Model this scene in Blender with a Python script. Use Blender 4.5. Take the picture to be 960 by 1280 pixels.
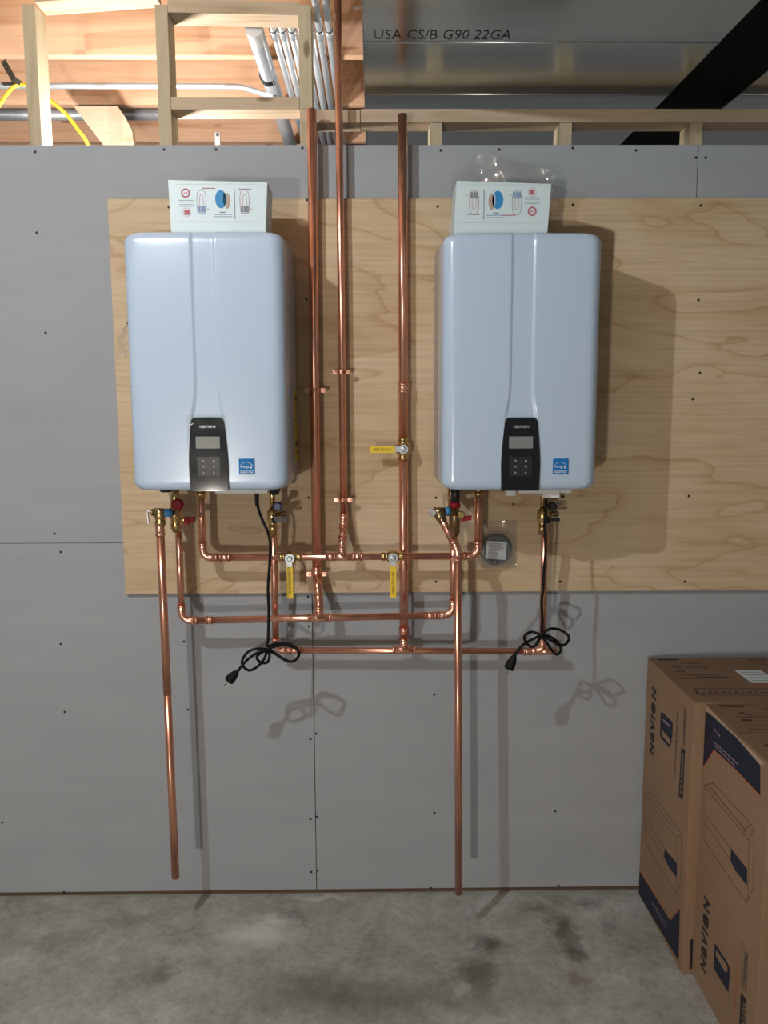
import bpy, bmesh, math, random
from mathutils import Vector, Matrix
random.seed(7)
for _o in list(bpy.data.objects): bpy.data.objects.remove(_o, do_unlink=True)
SC = bpy.context.scene
COL = SC.collection

# ------------------------------------------------------------------ camera
CF, CX, CY, CZ, YAW, PITCH, ROLL = 1047.945, -0.04983, -2.67791, 1.68144, 0.011535, 0.134463, -0.003741
def _axes():
    cy, sy, cp, sp = math.cos(YAW), math.sin(YAW), math.cos(PITCH), math.sin(PITCH)
    f = Vector((sy*cp, cy*cp, -sp)); r = Vector((cy, -sy, 0)); u = r.cross(f)
    cr, sr = math.cos(ROLL), math.sin(ROLL)
    return r*cr + u*sr, u*cr - r*sr, f
RR, UU, FF = _axes()
CO = Vector((CX, CY, CZ))
cam_d = bpy.data.cameras.new('camera'); cam = bpy.data.objects.new('camera', cam_d); COL.objects.link(cam)
cam.matrix_world = Matrix(((RR.x, UU.x, -FF.x, CX), (RR.y, UU.y, -FF.y, CY), (RR.z, UU.z, -FF.z, CZ), (0, 0, 0, 1)))
cam_d.sensor_fit = 'VERTICAL'; cam_d.sensor_height = 36.0; cam_d.sensor_width = 27.0
cam_d.lens = CF/1280*36; cam_d.clip_start = 0.05; cam_d.clip_end = 60
SC.camera = cam
# ------------------------------------------------------------------ view, world, lights
SC.view_settings.view_transform = 'Standard'; SC.view_settings.look = 'None'
SC.view_settings.gamma = 1; SC.view_settings.exposure = 0.0
SC.view_settings.use_curve_mapping = False
W = bpy.data.worlds.new('basement_air'); SC.world = W; W.use_nodes = True
W.node_tree.nodes['Background'].inputs[0].default_value = (0.92, 0.95, 1.0, 1)
W.node_tree.nodes['Background'].inputs[1].default_value = 0.12
def point_light(name, loc, watts, radius, colour):
    d = bpy.data.lights.new(name, 'POINT'); d.energy = watts; d.shadow_soft_size = radius; d.color = colour
    o = bpy.data.objects.new(name, d); COL.objects.link(o); o.location = loc
    return o
point_light('ceiling_bulb', (-1.14, -2.0, 2.70), 98, 0.02, (0.86, 0.95, 1.0))
point_light('floor_work_light', (-1.53, -5.7, 0.72), 280, 0.09, (1.0, 0.93, 0.86))
point_light('bulb_behind_wall', (-0.86, 0.26, 2.30), 50, 0.05, (1.0, 0.96, 0.92))

def unproj(px, py, axis, v):
    d = RR*((px-480)/CF) - UU*((py-640)/CF) + FF
    return CO + d*((v-CO[axis])/d[axis])
def P(px, py, d=0.0): return unproj(px, py, 1, -d)       # a point d metres in front of the wall plane
def PZ(px, py, z): return unproj(px, py, 2, z)
def PX(px, py, x): return unproj(px, py, 0, x)

# ------------------------------------------------------------------ materials
def mat(name, col, rough=0.5, metal=0.0, spec=0.5, bump=None, var=None, coat=0.0, alpha=1.0, trans=0.0):
    m = bpy.data.materials.new(name); m.use_nodes = True
    nt = m.node_tree; b = nt.nodes['Principled BSDF']
    b.inputs['Base Color'].default_value = (*col, 1); b.inputs['Roughness'].default_value = rough
    b.inputs['Metallic'].default_value = metal; b.inputs['Specular IOR Level'].default_value = spec
    b.inputs['Coat Weight'].default_value = coat; b.inputs['Coat Roughness'].default_value = 0.08
    b.inputs['Alpha'].default_value = alpha; b.inputs['Transmission Weight'].default_value = trans
    tc = nt.nodes.new('ShaderNodeTexCoord')
    if var:   # (scale xyz, colour 2, low, high, rough add)
        mp = nt.nodes.new('ShaderNodeMapping'); mp.inputs['Scale'].default_value = var[0]
        n = nt.nodes.new('ShaderNodeTexNoise'); n.inputs['Scale'].default_value = 1; n.inputs['Detail'].default_value = 6
        r = nt.nodes.new('ShaderNodeValToRGB'); r.color_ramp.elements[0].position = var[2]; r.color_ramp.elements[1].position = var[3]
        r.color_ramp.elements[0].color = (*col, 1); r.color_ramp.elements[1].color = (*var[1], 1)
        L = nt.links.new
        L(tc.outputs['Object'], mp.inputs['Vector']); L(mp.outputs['Vector'], n.inputs['Vector'])
        L(n.outputs['Fac'], r.inputs['Fac']); L(r.outputs['Color'], b.inputs['Base Color'])
    if bump:  # (scale, strength, distance)
        n2 = nt.nodes.new('ShaderNodeTexNoise'); n2.inputs['Scale'].default_value = bump[0]; n2.inputs['Detail'].default_value = 5
        bp = nt.nodes.new('ShaderNodeBump'); bp.inputs['Strength'].default_value = bump[1]; bp.inputs['Distance'].default_value = bump[2]
        nt.links.new(tc.outputs['Object'], n2.inputs['Vector']); nt.links.new(n2.outputs['Fac'], bp.inputs['Height'])
        nt.links.new(bp.outputs['Normal'], b.inputs['Normal'])
    return m
def N(nt, t, **kw):
    n = nt.nodes.new(t)
    for k, v in kw.items():
        if k in n.inputs: n.inputs[k].default_value = v
        else: setattr(n, k, v)
    return n
def ramp(nt, stops):
    r = nt.nodes.new('ShaderNodeValToRGB'); e = r.color_ramp.elements
    while len(e) < len(stops): e.new(0.5)
    for i, (p, c) in enumerate(stops):
        e[i].position = p; e[i].color = (*c, 1) if len(c) == 3 else c
    return r

def lumber(name, a, b_, dark, sc=(2.5, 30, 30), knots=True):
    m = bpy.data.materials.new(name); m.use_nodes = True; nt = m.node_tree; L = nt.links.new
    bs = nt.nodes['Principled BSDF']; bs.inputs['Roughness'].default_value = 0.7; bs.inputs['Specular IOR Level'].default_value = 0.25
    tc = N(nt, 'ShaderNodeTexCoord'); oi = N(nt, 'ShaderNodeObjectInfo')
    ad = N(nt, 'ShaderNodeVectorMath', operation='ADD'); cmb = N(nt, 'ShaderNodeCombineXYZ')
    mu = N(nt, 'ShaderNodeMath', operation='MULTIPLY'); mu.inputs[1].default_value = 37.0
    L(oi.outputs['Random'], mu.inputs[0]); L(mu.outputs[0], cmb.inputs[0]); L(mu.outputs[0], cmb.inputs[1])
    L(tc.outputs['Object'], ad.inputs[0]); L(cmb.outputs[0], ad.inputs[1])
    mp = N(nt, 'ShaderNodeMapping'); mp.inputs['Scale'].default_value = sc
    L(ad.outputs[0], mp.inputs['Vector'])
    n = N(nt, 'ShaderNodeTexNoise', Scale=1.0, Detail=5.0, Distortion=0.6); L(mp.outputs[0], n.inputs['Vector'])
    r = ramp(nt, [(0.3, a), (0.5, b_), (0.62, a), (0.78, dark)]); L(n.outputs['Fac'], r.inputs[0])
    out = r.outputs[0]
    if knots:
        mp2 = N(nt, 'ShaderNodeMapping'); mp2.inputs['Scale'].default_value = tuple(2.4 + 0.16*s for s in sc)
        L(ad.outputs[0], mp2.inputs['Vector'])
        v = N(nt, 'ShaderNodeTexVoronoi', Scale=1.0, Randomness=1.0); L(mp2.outputs[0], v.inputs['Vector'])
        kr = ramp(nt, [(0.0, (1, 1, 1)), (0.055, (0.7, 0.7, 0.7)), (0.09, (0, 0, 0))]); L(v.outputs['Distance'], kr.inputs[0])
        mx = N(nt, 'ShaderNodeMix', data_type='RGBA'); L(kr.outputs[0], mx.inputs[0]); L(out, mx.inputs[6])
        mx.inputs[7].default_value = (dark[0]*0.55, dark[1]*0.5, dark[2]*0.5, 1); out = mx.outputs[2]
    L(out, bs.inputs['Base Color'])
    bp = N(nt, 'ShaderNodeBump', Strength=0.25, Distance=0.002); L(n.outputs['Fac'], bp.inputs['Height']); L(bp.outputs[0], bs.inputs['Normal'])
    return m
M = {}
M['stud'] = lumber('spruce_upright', (0.40, 0.325, 0.21), (0.45, 0.375, 0.255), (0.29, 0.21, 0.125), (30, 30, 2.5))
M['block'] = lumber('spruce_flat', (0.43, 0.325, 0.215), (0.49, 0.38, 0.27), (0.31, 0.21, 0.13), (2.5, 30, 30))
M['fir'] = lumber('orange_fir', (0.62, 0.36, 0.22), (0.68, 0.43, 0.28), (0.45, 0.23, 0.13), (1.6, 12, 34))
M['deck'] = lumber('subfloor_sheet', (0.55, 0.42, 0.28), (0.60, 0.48, 0.34), (0.42, 0.30, 0.18), (9, 9, 9), False)

def plywood_mat():
    m = bpy.data.materials.new('plywood_face'); m.use_nodes = True; nt = m.node_tree; L = nt.links.new
    bs = nt.nodes['Principled BSDF']; bs.inputs['Roughness'].default_value = 0.62; bs.inputs['Specular IOR Level'].default_value = 0.3
    tc = N(nt, 'ShaderNodeTexCoord')
    mp = N(nt, 'ShaderNodeMapping'); mp.inputs['Scale'].default_value = (1.0, 1.0, 3.1); mp.inputs['Location'].default_value = (3.3, 0, 1.7)
    L(tc.outputs['Object'], mp.inputs['Vector'])
    n = N(nt, 'ShaderNodeTexNoise', Scale=1.05, Detail=3.2, Roughness=0.52, Distortion=0.5); L(mp.outputs[0], n.inputs['Vector'])
    mu = N(nt, 'ShaderNodeMath', operation='MULTIPLY'); mu.inputs[1].default_value = 6.0; L(n.outputs['Fac'], mu.inputs[0])
    fr = N(nt, 'ShaderNodeMath', operation='FRACT'); L(mu.outputs[0], fr.inputs[0])
    r = ramp(nt, [(0.0, (0.60, 0.455, 0.285)), (0.6, (0.61, 0.47, 0.30)), (0.90, (0.57, 0.42, 0.25)), (0.965, (0.49, 0.34, 0.19)), (1.0, (0.60, 0.455, 0.285))])
    L(fr.outputs[0], r.inputs[0])
    # fine straight fibres
    mp2 = N(nt, 'ShaderNodeMapping'); mp2.inputs['Scale'].default_value = (3.5, 1, 95); L(tc.outputs['Object'], mp2.inputs['Vector'])
    n2 = N(nt, 'ShaderNodeTexNoise', Scale=1.0, Detail=4.0); L(mp2.outputs[0], n2.inputs['Vector'])
    r2 = ramp(nt, [(0.3, (0.86, 0.83, 0.80)), (0.6, (1.03, 1.02, 1.0))]); L(n2.outputs['Fac'], r2.inputs[0])
    # broad tone
    mp3 = N(nt, 'ShaderNodeMapping'); mp3.inputs['Scale'].default_value = (1.3, 1, 2.2); L(tc.outputs['Object'], mp3.inputs['Vector'])
    n3 = N(nt, 'ShaderNodeTexNoise', Scale=1.6, Detail=2.0); L(mp3.outputs[0], n3.inputs['Vector'])
    r3 = ramp(nt, [(0.35, (0.84, 0.82, 0.78)), (0.62, (0.97, 0.99, 1.06))]); L(n3.outputs['Fac'], r3.inputs[0])
    m1 = N(nt, 'ShaderNodeMix', data_type='RGBA', blend_type='MULTIPLY'); m1.inputs[0].default_value = 1
    L(r.outputs[0], m1.inputs[6]); L(r2.outputs[0], m1.inputs[7])
    m2 = N(nt, 'ShaderNodeMix', data_type='RGBA', blend_type='MULTIPLY'); m2.inputs[0].default_value = 1
    L(m1.outputs[2], m2.inputs[6]); L(r3.outputs[0], m2.inputs[7]); L(m2.outputs[2], bs.inputs['Base Color'])
    return m
M['ply'] = plywood_mat()
M['ply_edge'] = mat('plywood_edge', (0.34, 0.24, 0.15), 0.8, var=((4, 60, 60), (0.48, 0.36, 0.24), 0.35, 0.65))

def drywall_mat():
    m = bpy.data.materials.new('grey_drywall'); m.use_nodes = True; nt = m.node_tree; L = nt.links.new
    bs = nt.nodes['Principled BSDF']; bs.inputs['Roughness'].default_value = 0.85; bs.inputs['Specular IOR Level'].default_value = 0.2
    tc = N(nt, 'ShaderNodeTexCoord')
    mp = N(nt, 'ShaderNodeMapping'); mp.inputs['Scale'].default_value = (1.2, 1, 5); L(tc.outputs['Object'], mp.inputs['Vector'])
    n = N(nt, 'ShaderNodeTexNoise', Scale=2.0, Detail=4.0); L(mp.outputs[0], n.inputs['Vector'])
    r = ramp(nt, [(0.3, (0.315, 0.330, 0.345)), (0.7, (0.345, 0.360, 0.375))]); L(n.outputs['Fac'], r.inputs[0])
    # sparse pale scuffs of dust and plaster
    mp2 = N(nt, 'ShaderNodeMapping'); mp2.inputs['Scale'].default_value = (9, 1, 6); L(tc.outputs['Object'], mp2.inputs['Vector'])
    n2 = N(nt, 'ShaderNodeTexNoise', Scale=2.6, Detail=9.0, Roughness=0.75); L(mp2.outputs[0], n2.inputs['Vector'])
    r2 = ramp(nt, [(0.705, (0, 0, 0)), (0.76, (0.55, 0.55, 0.55))]); L(n2.outputs['Fac'], r2.inputs[0])
    mx = N(nt, 'ShaderNodeMix', data_type='RGBA'); L(r2.outputs[0], mx.inputs[0]); L(r.outputs[0], mx.inputs[6]); mx.inputs[7].default_value = (0.6, 0.6, 0.6, 1)
    L(mx.outputs[2], bs.inputs['Base Color'])
    return m
M['drywall'] = drywall_mat()

def concrete_mat():
    m = bpy.data.materials.new('stained_concrete'); m.use_nodes = True; nt = m.node_tree; L = nt.links.new
    bs = nt.nodes['Principled BSDF']; bs.inputs['Roughness'].default_value = 0.72; bs.inputs['Specular IOR Level'].default_value = 0.35
    tc = N(nt, 'ShaderNodeTexCoord')
    nb = N(nt, 'ShaderNodeTexNoise', Scale=4.2, Detail=10.0, Roughness=0.72); L(tc.outputs['Object'], nb.inputs['Vector'])
    r = ramp(nt, [(0.31, (0.20, 0.195, 0.175)), (0.43, (0.315, 0.315, 0.29)), (0.55, (0.385, 0.39, 0.37)), (0.70, (0.51, 0.52, 0.51))]); L(nb.outputs['Fac'], r.inputs[0])
    nf = N(nt, 'ShaderNodeTexNoise', Scale=38.0, Detail=9.0, Roughness=0.75); L(tc.outputs['Object'], nf.inputs['Vector'])
    rf = ramp(nt, [(0.34, (0.80, 0.80, 0.79)), (0.5, (1.0, 1.0, 1.0)), (0.66, (1.14, 1.14, 1.14))]); L(nf.outputs['Fac'], rf.inputs[0])
    mx = N(nt, 'ShaderNodeMix', data_type='RGBA', blend_type='MULTIPLY'); mx.inputs[0].default_value = 1
    L(r.outputs[0], mx.inputs[6]); L(rf.outputs[0], mx.inputs[7]); col = mx.outputs[2]
    # warped coordinates for stains
    nw = N(nt, 'ShaderNodeTexNoise', Scale=16.0, Detail=9.0, Roughness=0.7); L(tc.outputs['Object'], nw.inputs['Vector'])
    sc = N(nt, 'ShaderNodeVectorMath', operation='SCALE'); sc.inputs['Scale'].default_value = 0.16; L(nw.outputs['Color'], sc.inputs[0])
    ad = N(nt, 'ShaderNodeVectorMath', operation='ADD'); L(tc.outputs['Object'], ad.inputs[0]); L(sc.outputs[0], ad.inputs[1])
    off = Vector((0.08, 0.08, 0.08))
    def spot(px, py, rx, ry, colour, strength, soft=0.25):
        nonlocal col
        c = PZ(px, py, 0) + off
        s = N(nt, 'ShaderNodeVectorMath', operation='SUBTRACT'); L(ad.outputs[0], s.inputs[0]); s.inputs[1].default_value = c
        d = N(nt, 'ShaderNodeVectorMath', operation='DIVIDE'); L(s.outputs[0], d.inputs[0]); d.inputs[1].default_value = (rx*1.45, ry*1.45, 10)
        ln = N(nt, 'ShaderNodeVectorMath', operation='LENGTH'); L(d.outputs[0], ln.inputs[0])
        rr = ramp(nt, [(soft, (strength,)*3), (1.0, (0, 0, 0))]); L(ln.outputs['Value'], rr.inputs[0])
        k = N(nt, 'ShaderNodeMix', data_type='RGBA'); L(rr.outputs[0], k.inputs[0]); L(col, k.inputs[6]); k.inputs[7].default_value = (*colour, 1)
        col = k.outputs[2]
    dk = (0.085, 0.078, 0.064)
    for a in ((612, 1180, .055, .05, dk, .85), (597, 1218, .05, .07, dk, .7), (706, 1160, .04, .07, dk, .8), (716, 1188, .04, .045, dk, .8), (672, 1136, .05, .03, dk, .5),
              (735, 1130, .05, .03, dk, .45), (380, 1240, .12, .09, dk, .55), (470, 1250, .16, .08, dk, .4), (720, 1222, .03, .03, (0.2, 0.14, 0.10), .6),
              (165, 1150, .08, .03, dk, .35), (360, 1146, .04, .02, dk, .6), (55, 1180, .12, .04, dk, .3), (200, 1215, .05, .04, dk, .35), (560, 1245, .2, .06, dk, .35), (760, 1160, .04, .05, dk, .4),
              (320, 1168, .12, .05, (0.66, 0.66, 0.65), .75), (345, 1150, .06, .03, (0.72, 0.72, 0.71), .6), (250, 1190, .13, .03, (0.62, 0.61, 0.59), .35), (395, 1122, .08, .015, (0.6, 0.58, 0.55), .6), (420, 1120, .05, .02, (0.6, 0.58, 0.55), .5), (575, 1235, .03, .03, (0.6, 0.6, 0.58), .4)):
        spot(*a)
    L(col, bs.inputs['Base Color'])
    bp = N(nt, 'ShaderNodeBump', Strength=0.2, Distance=0.001); L(nf.outputs['Fac'], bp.inputs['Height']); L(bp.outputs[0], bs.inputs['Normal'])
    return m
M['concrete'] = concrete_mat()
M['copper'] = mat('copper_tube', (0.88, 0.46, 0.33), 0.27, 0.94, var=((14, 14, 5), (0.68, 0.31, 0.20), 0.38, 0.85))
M['copper_raw'] = mat('copper_tube_weathered', (0.86, 0.42, 0.28), 0.28, 0.94, var=((55, 55, 3), (0.34, 0.14, 0.08), 0.60, 0.74))
M['fitting'] = mat('copper_fitting', (0.92, 0.52, 0.40), 0.27, 0.88, bump=(160, 0.5, 0.001), var=((90, 90, 90), (0.55, 0.22, 0.12), 0.42, 0.7))
M['brass'] = mat('brass', (0.74, 0.55, 0.25), 0.26, 1.0, bump=(180, 0.35, 0.001), var=((90, 90, 90), (0.45, 0.30, 0.12), 0.42, 0.7))
M['brass_dark'] = mat('tarnished_brass', (0.36, 0.26, 0.14), 0.35, 1.0, bump=(180, 0.35, 0.001))
M['chrome'] = mat('zinc_plated_steel', (0.42, 0.45, 0.46), 0.42, 0.9, bump=(120, 0.3, 0.001))
M['steel_grey'] = mat('dull_grey_steel', (0.42, 0.40, 0.39), 0.45, 0.8)
M['yellow'] = mat('yellow_vinyl', (0.75, 0.52, 0.02), 0.5)
M['yellow_ink'] = mat('dark_ink_on_yellow', (0.28, 0.18, 0.01), 0.6)
M['red'] = mat('red_plastic', (0.22, 0.006, 0.012), 0.6, spec=0.25)
M['blue'] = mat('blue_plastic', (0.06, 0.28, 0.55), 0.45)
M['navy_cap'] = mat('dark_blue_plastic', (0.01, 0.025, 0.12), 0.4)
M['black'] = mat('black_plastic', (0.012, 0.012, 0.013), 0.42)
M['rubber'] = mat('black_rubber_cord', (0.004, 0.004, 0.0045), 0.6, spec=0.2)
M['gloss_black'] = mat('glossy_black_panel', (0.008, 0.009, 0.011), 0.16, coat=0.4)
M['film'] = mat('filmed_black_panel', (0.016, 0.020, 0.023), 0.055, spec=0.3)
M['lcd'] = mat('grey_display', (0.20, 0.215, 0.21), 0.35)
M['white'] = mat('white_gloss_enamel', (0.45, 0.555, 0.685), 0.24, spec=0.5, coat=0.25)
M['body'] = mat('grey_beige_casing', (0.40, 0.37, 0.35), 0.5)
M['white_plastic'] = mat('white_plastic', (0.66, 0.66, 0.62), 0.5)
M['ink_white'] = mat('white_print', (0.75, 0.77, 0.78), 0.5)
M['ink_grey'] = mat('grey_print', (0.28, 0.30, 0.30), 0.5)
M['sticker_blue'] = mat('blue_sticker', (0.004, 0.15, 0.42), 0.55, spec=0.25)
M['sticker_rim'] = mat('pale_sticker', (0.60, 0.72, 0.80), 0.4)
M['label_yellow'] = mat('yellow_energy_label', (0.55, 0.42, 0.01), 0.5)
M['ink_black'] = mat('black_print', (0.02, 0.02, 0.022), 0.6)
M['manual'] = mat('white_coated_carton', (0.56, 0.66, 0.68), 0.45, bump=(260, 0.2, 0.0005))
M['manual_side'] = mat('white_carton_side', (0.46, 0.50, 0.46), 0.5)
M['pr_red'] = mat('red_print', (0.40, 0.10, 0.13), 0.6)
M['pr_pink'] = mat('pink_print', (0.55, 0.32, 0.38), 0.6)
M['pr_blue'] = mat('blue_print', (0.02, 0.22, 0.48), 0.6)
M['pr_slate'] = mat('slate_print', (0.20, 0.28, 0.42), 0.6)
M['pr_grey'] = mat('grey_ink', (0.20, 0.22, 0.25), 0.6)
M['pr_tan'] = mat('tan_print', (0.40, 0.30, 0.24), 0.6)
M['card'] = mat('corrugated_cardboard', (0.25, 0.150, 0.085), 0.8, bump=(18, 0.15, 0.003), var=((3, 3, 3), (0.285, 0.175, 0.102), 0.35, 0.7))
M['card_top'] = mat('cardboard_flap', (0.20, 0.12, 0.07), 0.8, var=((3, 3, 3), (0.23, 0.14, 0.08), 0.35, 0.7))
M['tape'] = mat('packing_tape', (0.40, 0.29, 0.19), 0.35, bump=(40, 0.5, 0.003))
M['navy'] = mat('navy_print', (0.005, 0.008, 0.026), 0.6)
M['ink_box'] = mat('black_box_print', (0.018, 0.013, 0.016), 0.7)
M['ink_brown'] = mat('thin_brown_print', (0.085, 0.045, 0.03), 0.7)
M['ink_orange'] = mat('orange_print', (0.42, 0.11, 0.04), 0.7)
M['ink_lilac'] = mat('lilac_print', (0.22, 0.16, 0.20), 0.7)
M['paper'] = mat('white_paper', (0.62, 0.68, 0.74), 0.55)
M['screw'] = mat('black_screw', (0.008, 0.008, 0.008), 0.5)
M['gap'] = mat('dark_gap_wood', (0.10, 0.065, 0.04), 0.9)
M['galv'] = mat('galvanised_duct', (0.52, 0.535, 0.49), 0.20, 0.95, bump=(3.0, 0.06, 0.02), var=((2, 14, 2), (0.46, 0.475, 0.435), 0.35, 0.7))
M['galv_edge'] = mat('galvanised_edge', (0.72, 0.76, 0.80), 0.3, 1.0)
M['shade'] = mat('black_gap_shade', (0.003, 0.003, 0.003), 0.8, spec=0.1)  # near-black colour stands in for the shade between the ducts
M['emt'] = mat('emt_conduit', (0.72, 0.76, 0.80), 0.30, 0.6, bump=(60, 0.2, 0.001))
M['emt_dull'] = mat('dull_conduit', (0.36, 0.38, 0.42), 0.38, 0.5, bump=(60, 0.3, 0.001), var=((6, 2, 6), (0.62, 0.62, 0.62), 0.4, 0.6))
M['cable'] = mat('yellow_cable_sheath', (0.80, 0.55, 0.04), 0.45)
M['hanger'] = mat('dark_strap_steel', (0.10, 0.095, 0.085), 0.5, 0.7, bump=(60, 0.5, 0.002))
M['coil'] = mat('dark_grey_cable', (0.035, 0.05, 0.06), 0.45)
def clear_film(name, mixv=0.16, rough=0.08, edge=0.5):
    m = bpy.data.materials.new(name); m.use_nodes = True; nt = m.node_tree; L = nt.links.new
    nt.nodes.remove(nt.nodes['Principled BSDF'])
    t = N(nt, 'ShaderNodeBsdfTransparent'); t.inputs[0].default_value = (0.90, 0.89, 0.87, 1)
    g = N(nt, 'ShaderNodeBsdfGlossy', Roughness=rough); df = N(nt, 'ShaderNodeBsdfDiffuse'); df.inputs[0].default_value = (0.75, 0.74, 0.72, 1)
    a = N(nt, 'ShaderNodeMixShader'); a.inputs[0].default_value = 0.45; L(g.outputs[0], a.inputs[1]); L(df.outputs[0], a.inputs[2])
    lw = N(nt, 'ShaderNodeLayerWeight', Blend=0.35); mr = N(nt, 'ShaderNodeMath', operation='MULTIPLY_ADD'); mr.inputs[1].default_value = edge; mr.inputs[2].default_value = mixv
    L(lw.outputs['Facing'], mr.inputs[0])
    b = N(nt, 'ShaderNodeMixShader'); L(mr.outputs[0], b.inputs[0]); L(t.outputs[0], b.inputs[1]); L(a.outputs[0], b.inputs[2])
    L(b.outputs[0], nt.nodes['Material Output'].inputs[0]); return m
M['clear'] = clear_film('clear_plastic_film')
M['thin_film'] = clear_film('thin_protective_film', 0.010, 0.30, 0.02)

# ------------------------------------------------------------------ builders
class MB:
    def __init__(s): s.v = []; s.f = []; s.smooth = []
    def add(s, vs, fs, sm=False):
        n = len(s.v); s.v += [tuple(v) for v in vs]; s.f += [tuple(i+n for i in f) for f in fs]; s.smooth += [sm]*len(fs); return s
    def box(s, lo, hi, b=0.0):
        x0, y0, z0 = lo; x1, y1, z1 = hi
        if b <= 0:
            vs = [(x, y, z) for z in (z0, z1) for x, y in ((x0, y0), (x1, y0), (x1, y1), (x0, y1))]
            return s.add(vs, [(3, 2, 1, 0), (4, 5, 6, 7), (0, 1, 5, 4), (1, 2, 6, 5), (2, 3, 7, 6), (3, 0, 4, 7)])
        bm = bmesh.new(); bmesh.ops.create_cube(bm, size=1.0)
        for v in bm.verts: v.co = Vector(((x0+x1)/2+v.co.x*(x1-x0), (y0+y1)/2+v.co.y*(y1-y0), (z0+z1)/2+v.co.z*(z1-z0)))
        bmesh.ops.bevel(bm, geom=bm.edges[:], offset=b, segments=2, profile=0.7, affect='EDGES')
        bm.verts.index_update()
        s.add([v.co.copy() for v in bm.verts], [[v.index for v in f.verts] for f in bm.faces]); bm.free(); return s
    def obox(s, c, u, v, w):   # centre and three half axes
        c, u, v, w = map(Vector, (c, u, v, w))
        vs = [c+u*a+v*b+w*d for d in (-1, 1) for a, b in ((-1, -1), (1, -1), (1, 1), (-1, 1))]
        fs = [(3, 2, 1, 0), (4, 5, 6, 7), (0, 1, 5, 4), (1, 2, 6, 5), (2, 3, 7, 6), (3, 0, 4, 7)]
        if u.cross(v).dot(w) < 0: fs = [f[::-1] for f in fs]
        return s.add(vs, fs)
    def tube(s, path, r, seg=16, caps=True, radii=None):
        pts = [Vector(p) for p in path]; n = len(pts)
        rad = radii or [r]*n
        t0 = (pts[1]-pts[0]).normalized(); a = t0.orthogonal().normalized(); rings = []; vs = []
        for i, p in enumerate(pts):
            if i == 0: t = t0
            elif i == n-1: t = (pts[-1]-pts[-2]).normalized()
            else: t = ((pts[i+1]-p).normalized()+(p-pts[i-1]).normalized())
            t = t.normalized() if t.length > 1e-6 else t0
            a = (a - t*a.dot(t)).normalized(); b = t.cross(a)
            vs += [p+(a*math.cos(2*math.pi*k/seg)+b*math.sin(2*math.pi*k/seg))*rad[i] for k in range(seg)]
        fs = [(i*seg+k, i*seg+(k+1) % seg, (i+1)*seg+(k+1) % seg, (i+1)*seg+k) for i in range(n-1) for k in range(seg)]
        s.add(vs, fs, True)
        if caps:
            base = len(s.v)-len(vs)
            s.f.append(tuple(base+k for k in range(seg))[::-1]); s.smooth.append(False)
            s.f.append(tuple(base+(n-1)*seg+k for k in range(seg))); s.smooth.append(False)
        return s
    def prism(s, pts, d):      # planar polygon pts (3-D) pushed by vector d
        pts = [Vector(p) for p in pts]; d = Vector(d); n = len(pts)
        nor = Vector((0, 0, 0))
        for i in range(n): nor += pts[i].cross(pts[(i+1) % n])
        if nor.dot(d) < 0: pts.reverse()
        s.add(pts+[p+d for p in pts], [tuple(range(n))[::-1], tuple(range(n, 2*n))]+[(i, (i+1) % n, n+(i+1) % n, n+i) for i in range(n)]); return s
    def revolve(s, p0, axis, prof, seg=20):   # prof: (distance along the axis, radius)
        axis = Vector(axis).normalized(); p0 = Vector(p0); pts = [p0+axis*t for t, _ in prof]
        a = axis.orthogonal().normalized(); b = axis.cross(a); vs = []
        for (t, r) in prof: vs += [p0+axis*t+(a*math.cos(2*math.pi*k/seg)+b*math.sin(2*math.pi*k/seg))*max(r, 1e-5) for k in range(seg)]
        n = len(prof)
        fs = [(i*seg+k, i*seg+(k+1) % seg, (i+1)*seg+(k+1) % seg, (i+1)*seg+k) for i in range(n-1) for k in range(seg)]
        s.add(vs, fs, seg > 8)
        base = len(s.v)-len(vs)
        s.f.append(tuple(base+k for k in range(seg))[::-1]); s.smooth.append(False)
        s.f.append(tuple(base+(n-1)*seg+k for k in range(seg))); s.smooth.append(False)
        return s
    def build(s, name, m, parent=None):
        me = bpy.data.meshes.new(name); off = world_of(parent)
        me.from_pydata([(v[0]-off.x, v[1]-off.y, v[2]-off.z) for v in s.v], [], s.f)
        me.polygons.foreach_set('use_smooth', s.smooth)
        me.materials.append(M[m] if isinstance(m, str) else m); me.update()
        o = bpy.data.objects.new(name, me); COL.objects.link(o); o.parent = parent
        return o
def world_of(o):
    p = Vector((0, 0, 0))
    while o is not None: p += o.location; o = o.parent
    return p
def thing(name, loc, label, cat, group=None):
    o = bpy.data.objects.new(name, None); COL.objects.link(o); o.location = loc; o.empty_display_size = 0.05
    o['label'] = label; o['category'] = cat
    if group: o['group'] = group
    return o
def tag(o, label, cat, group=None):
    o['label'] = label; o['category'] = cat
    if group: o['group'] = group
    return o
def struct(name, loc=(0, 0, 0)):
    o = bpy.data.objects.new(name, None); COL.objects.link(o); o.location = loc; o['kind'] = 'structure'; return o
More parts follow.
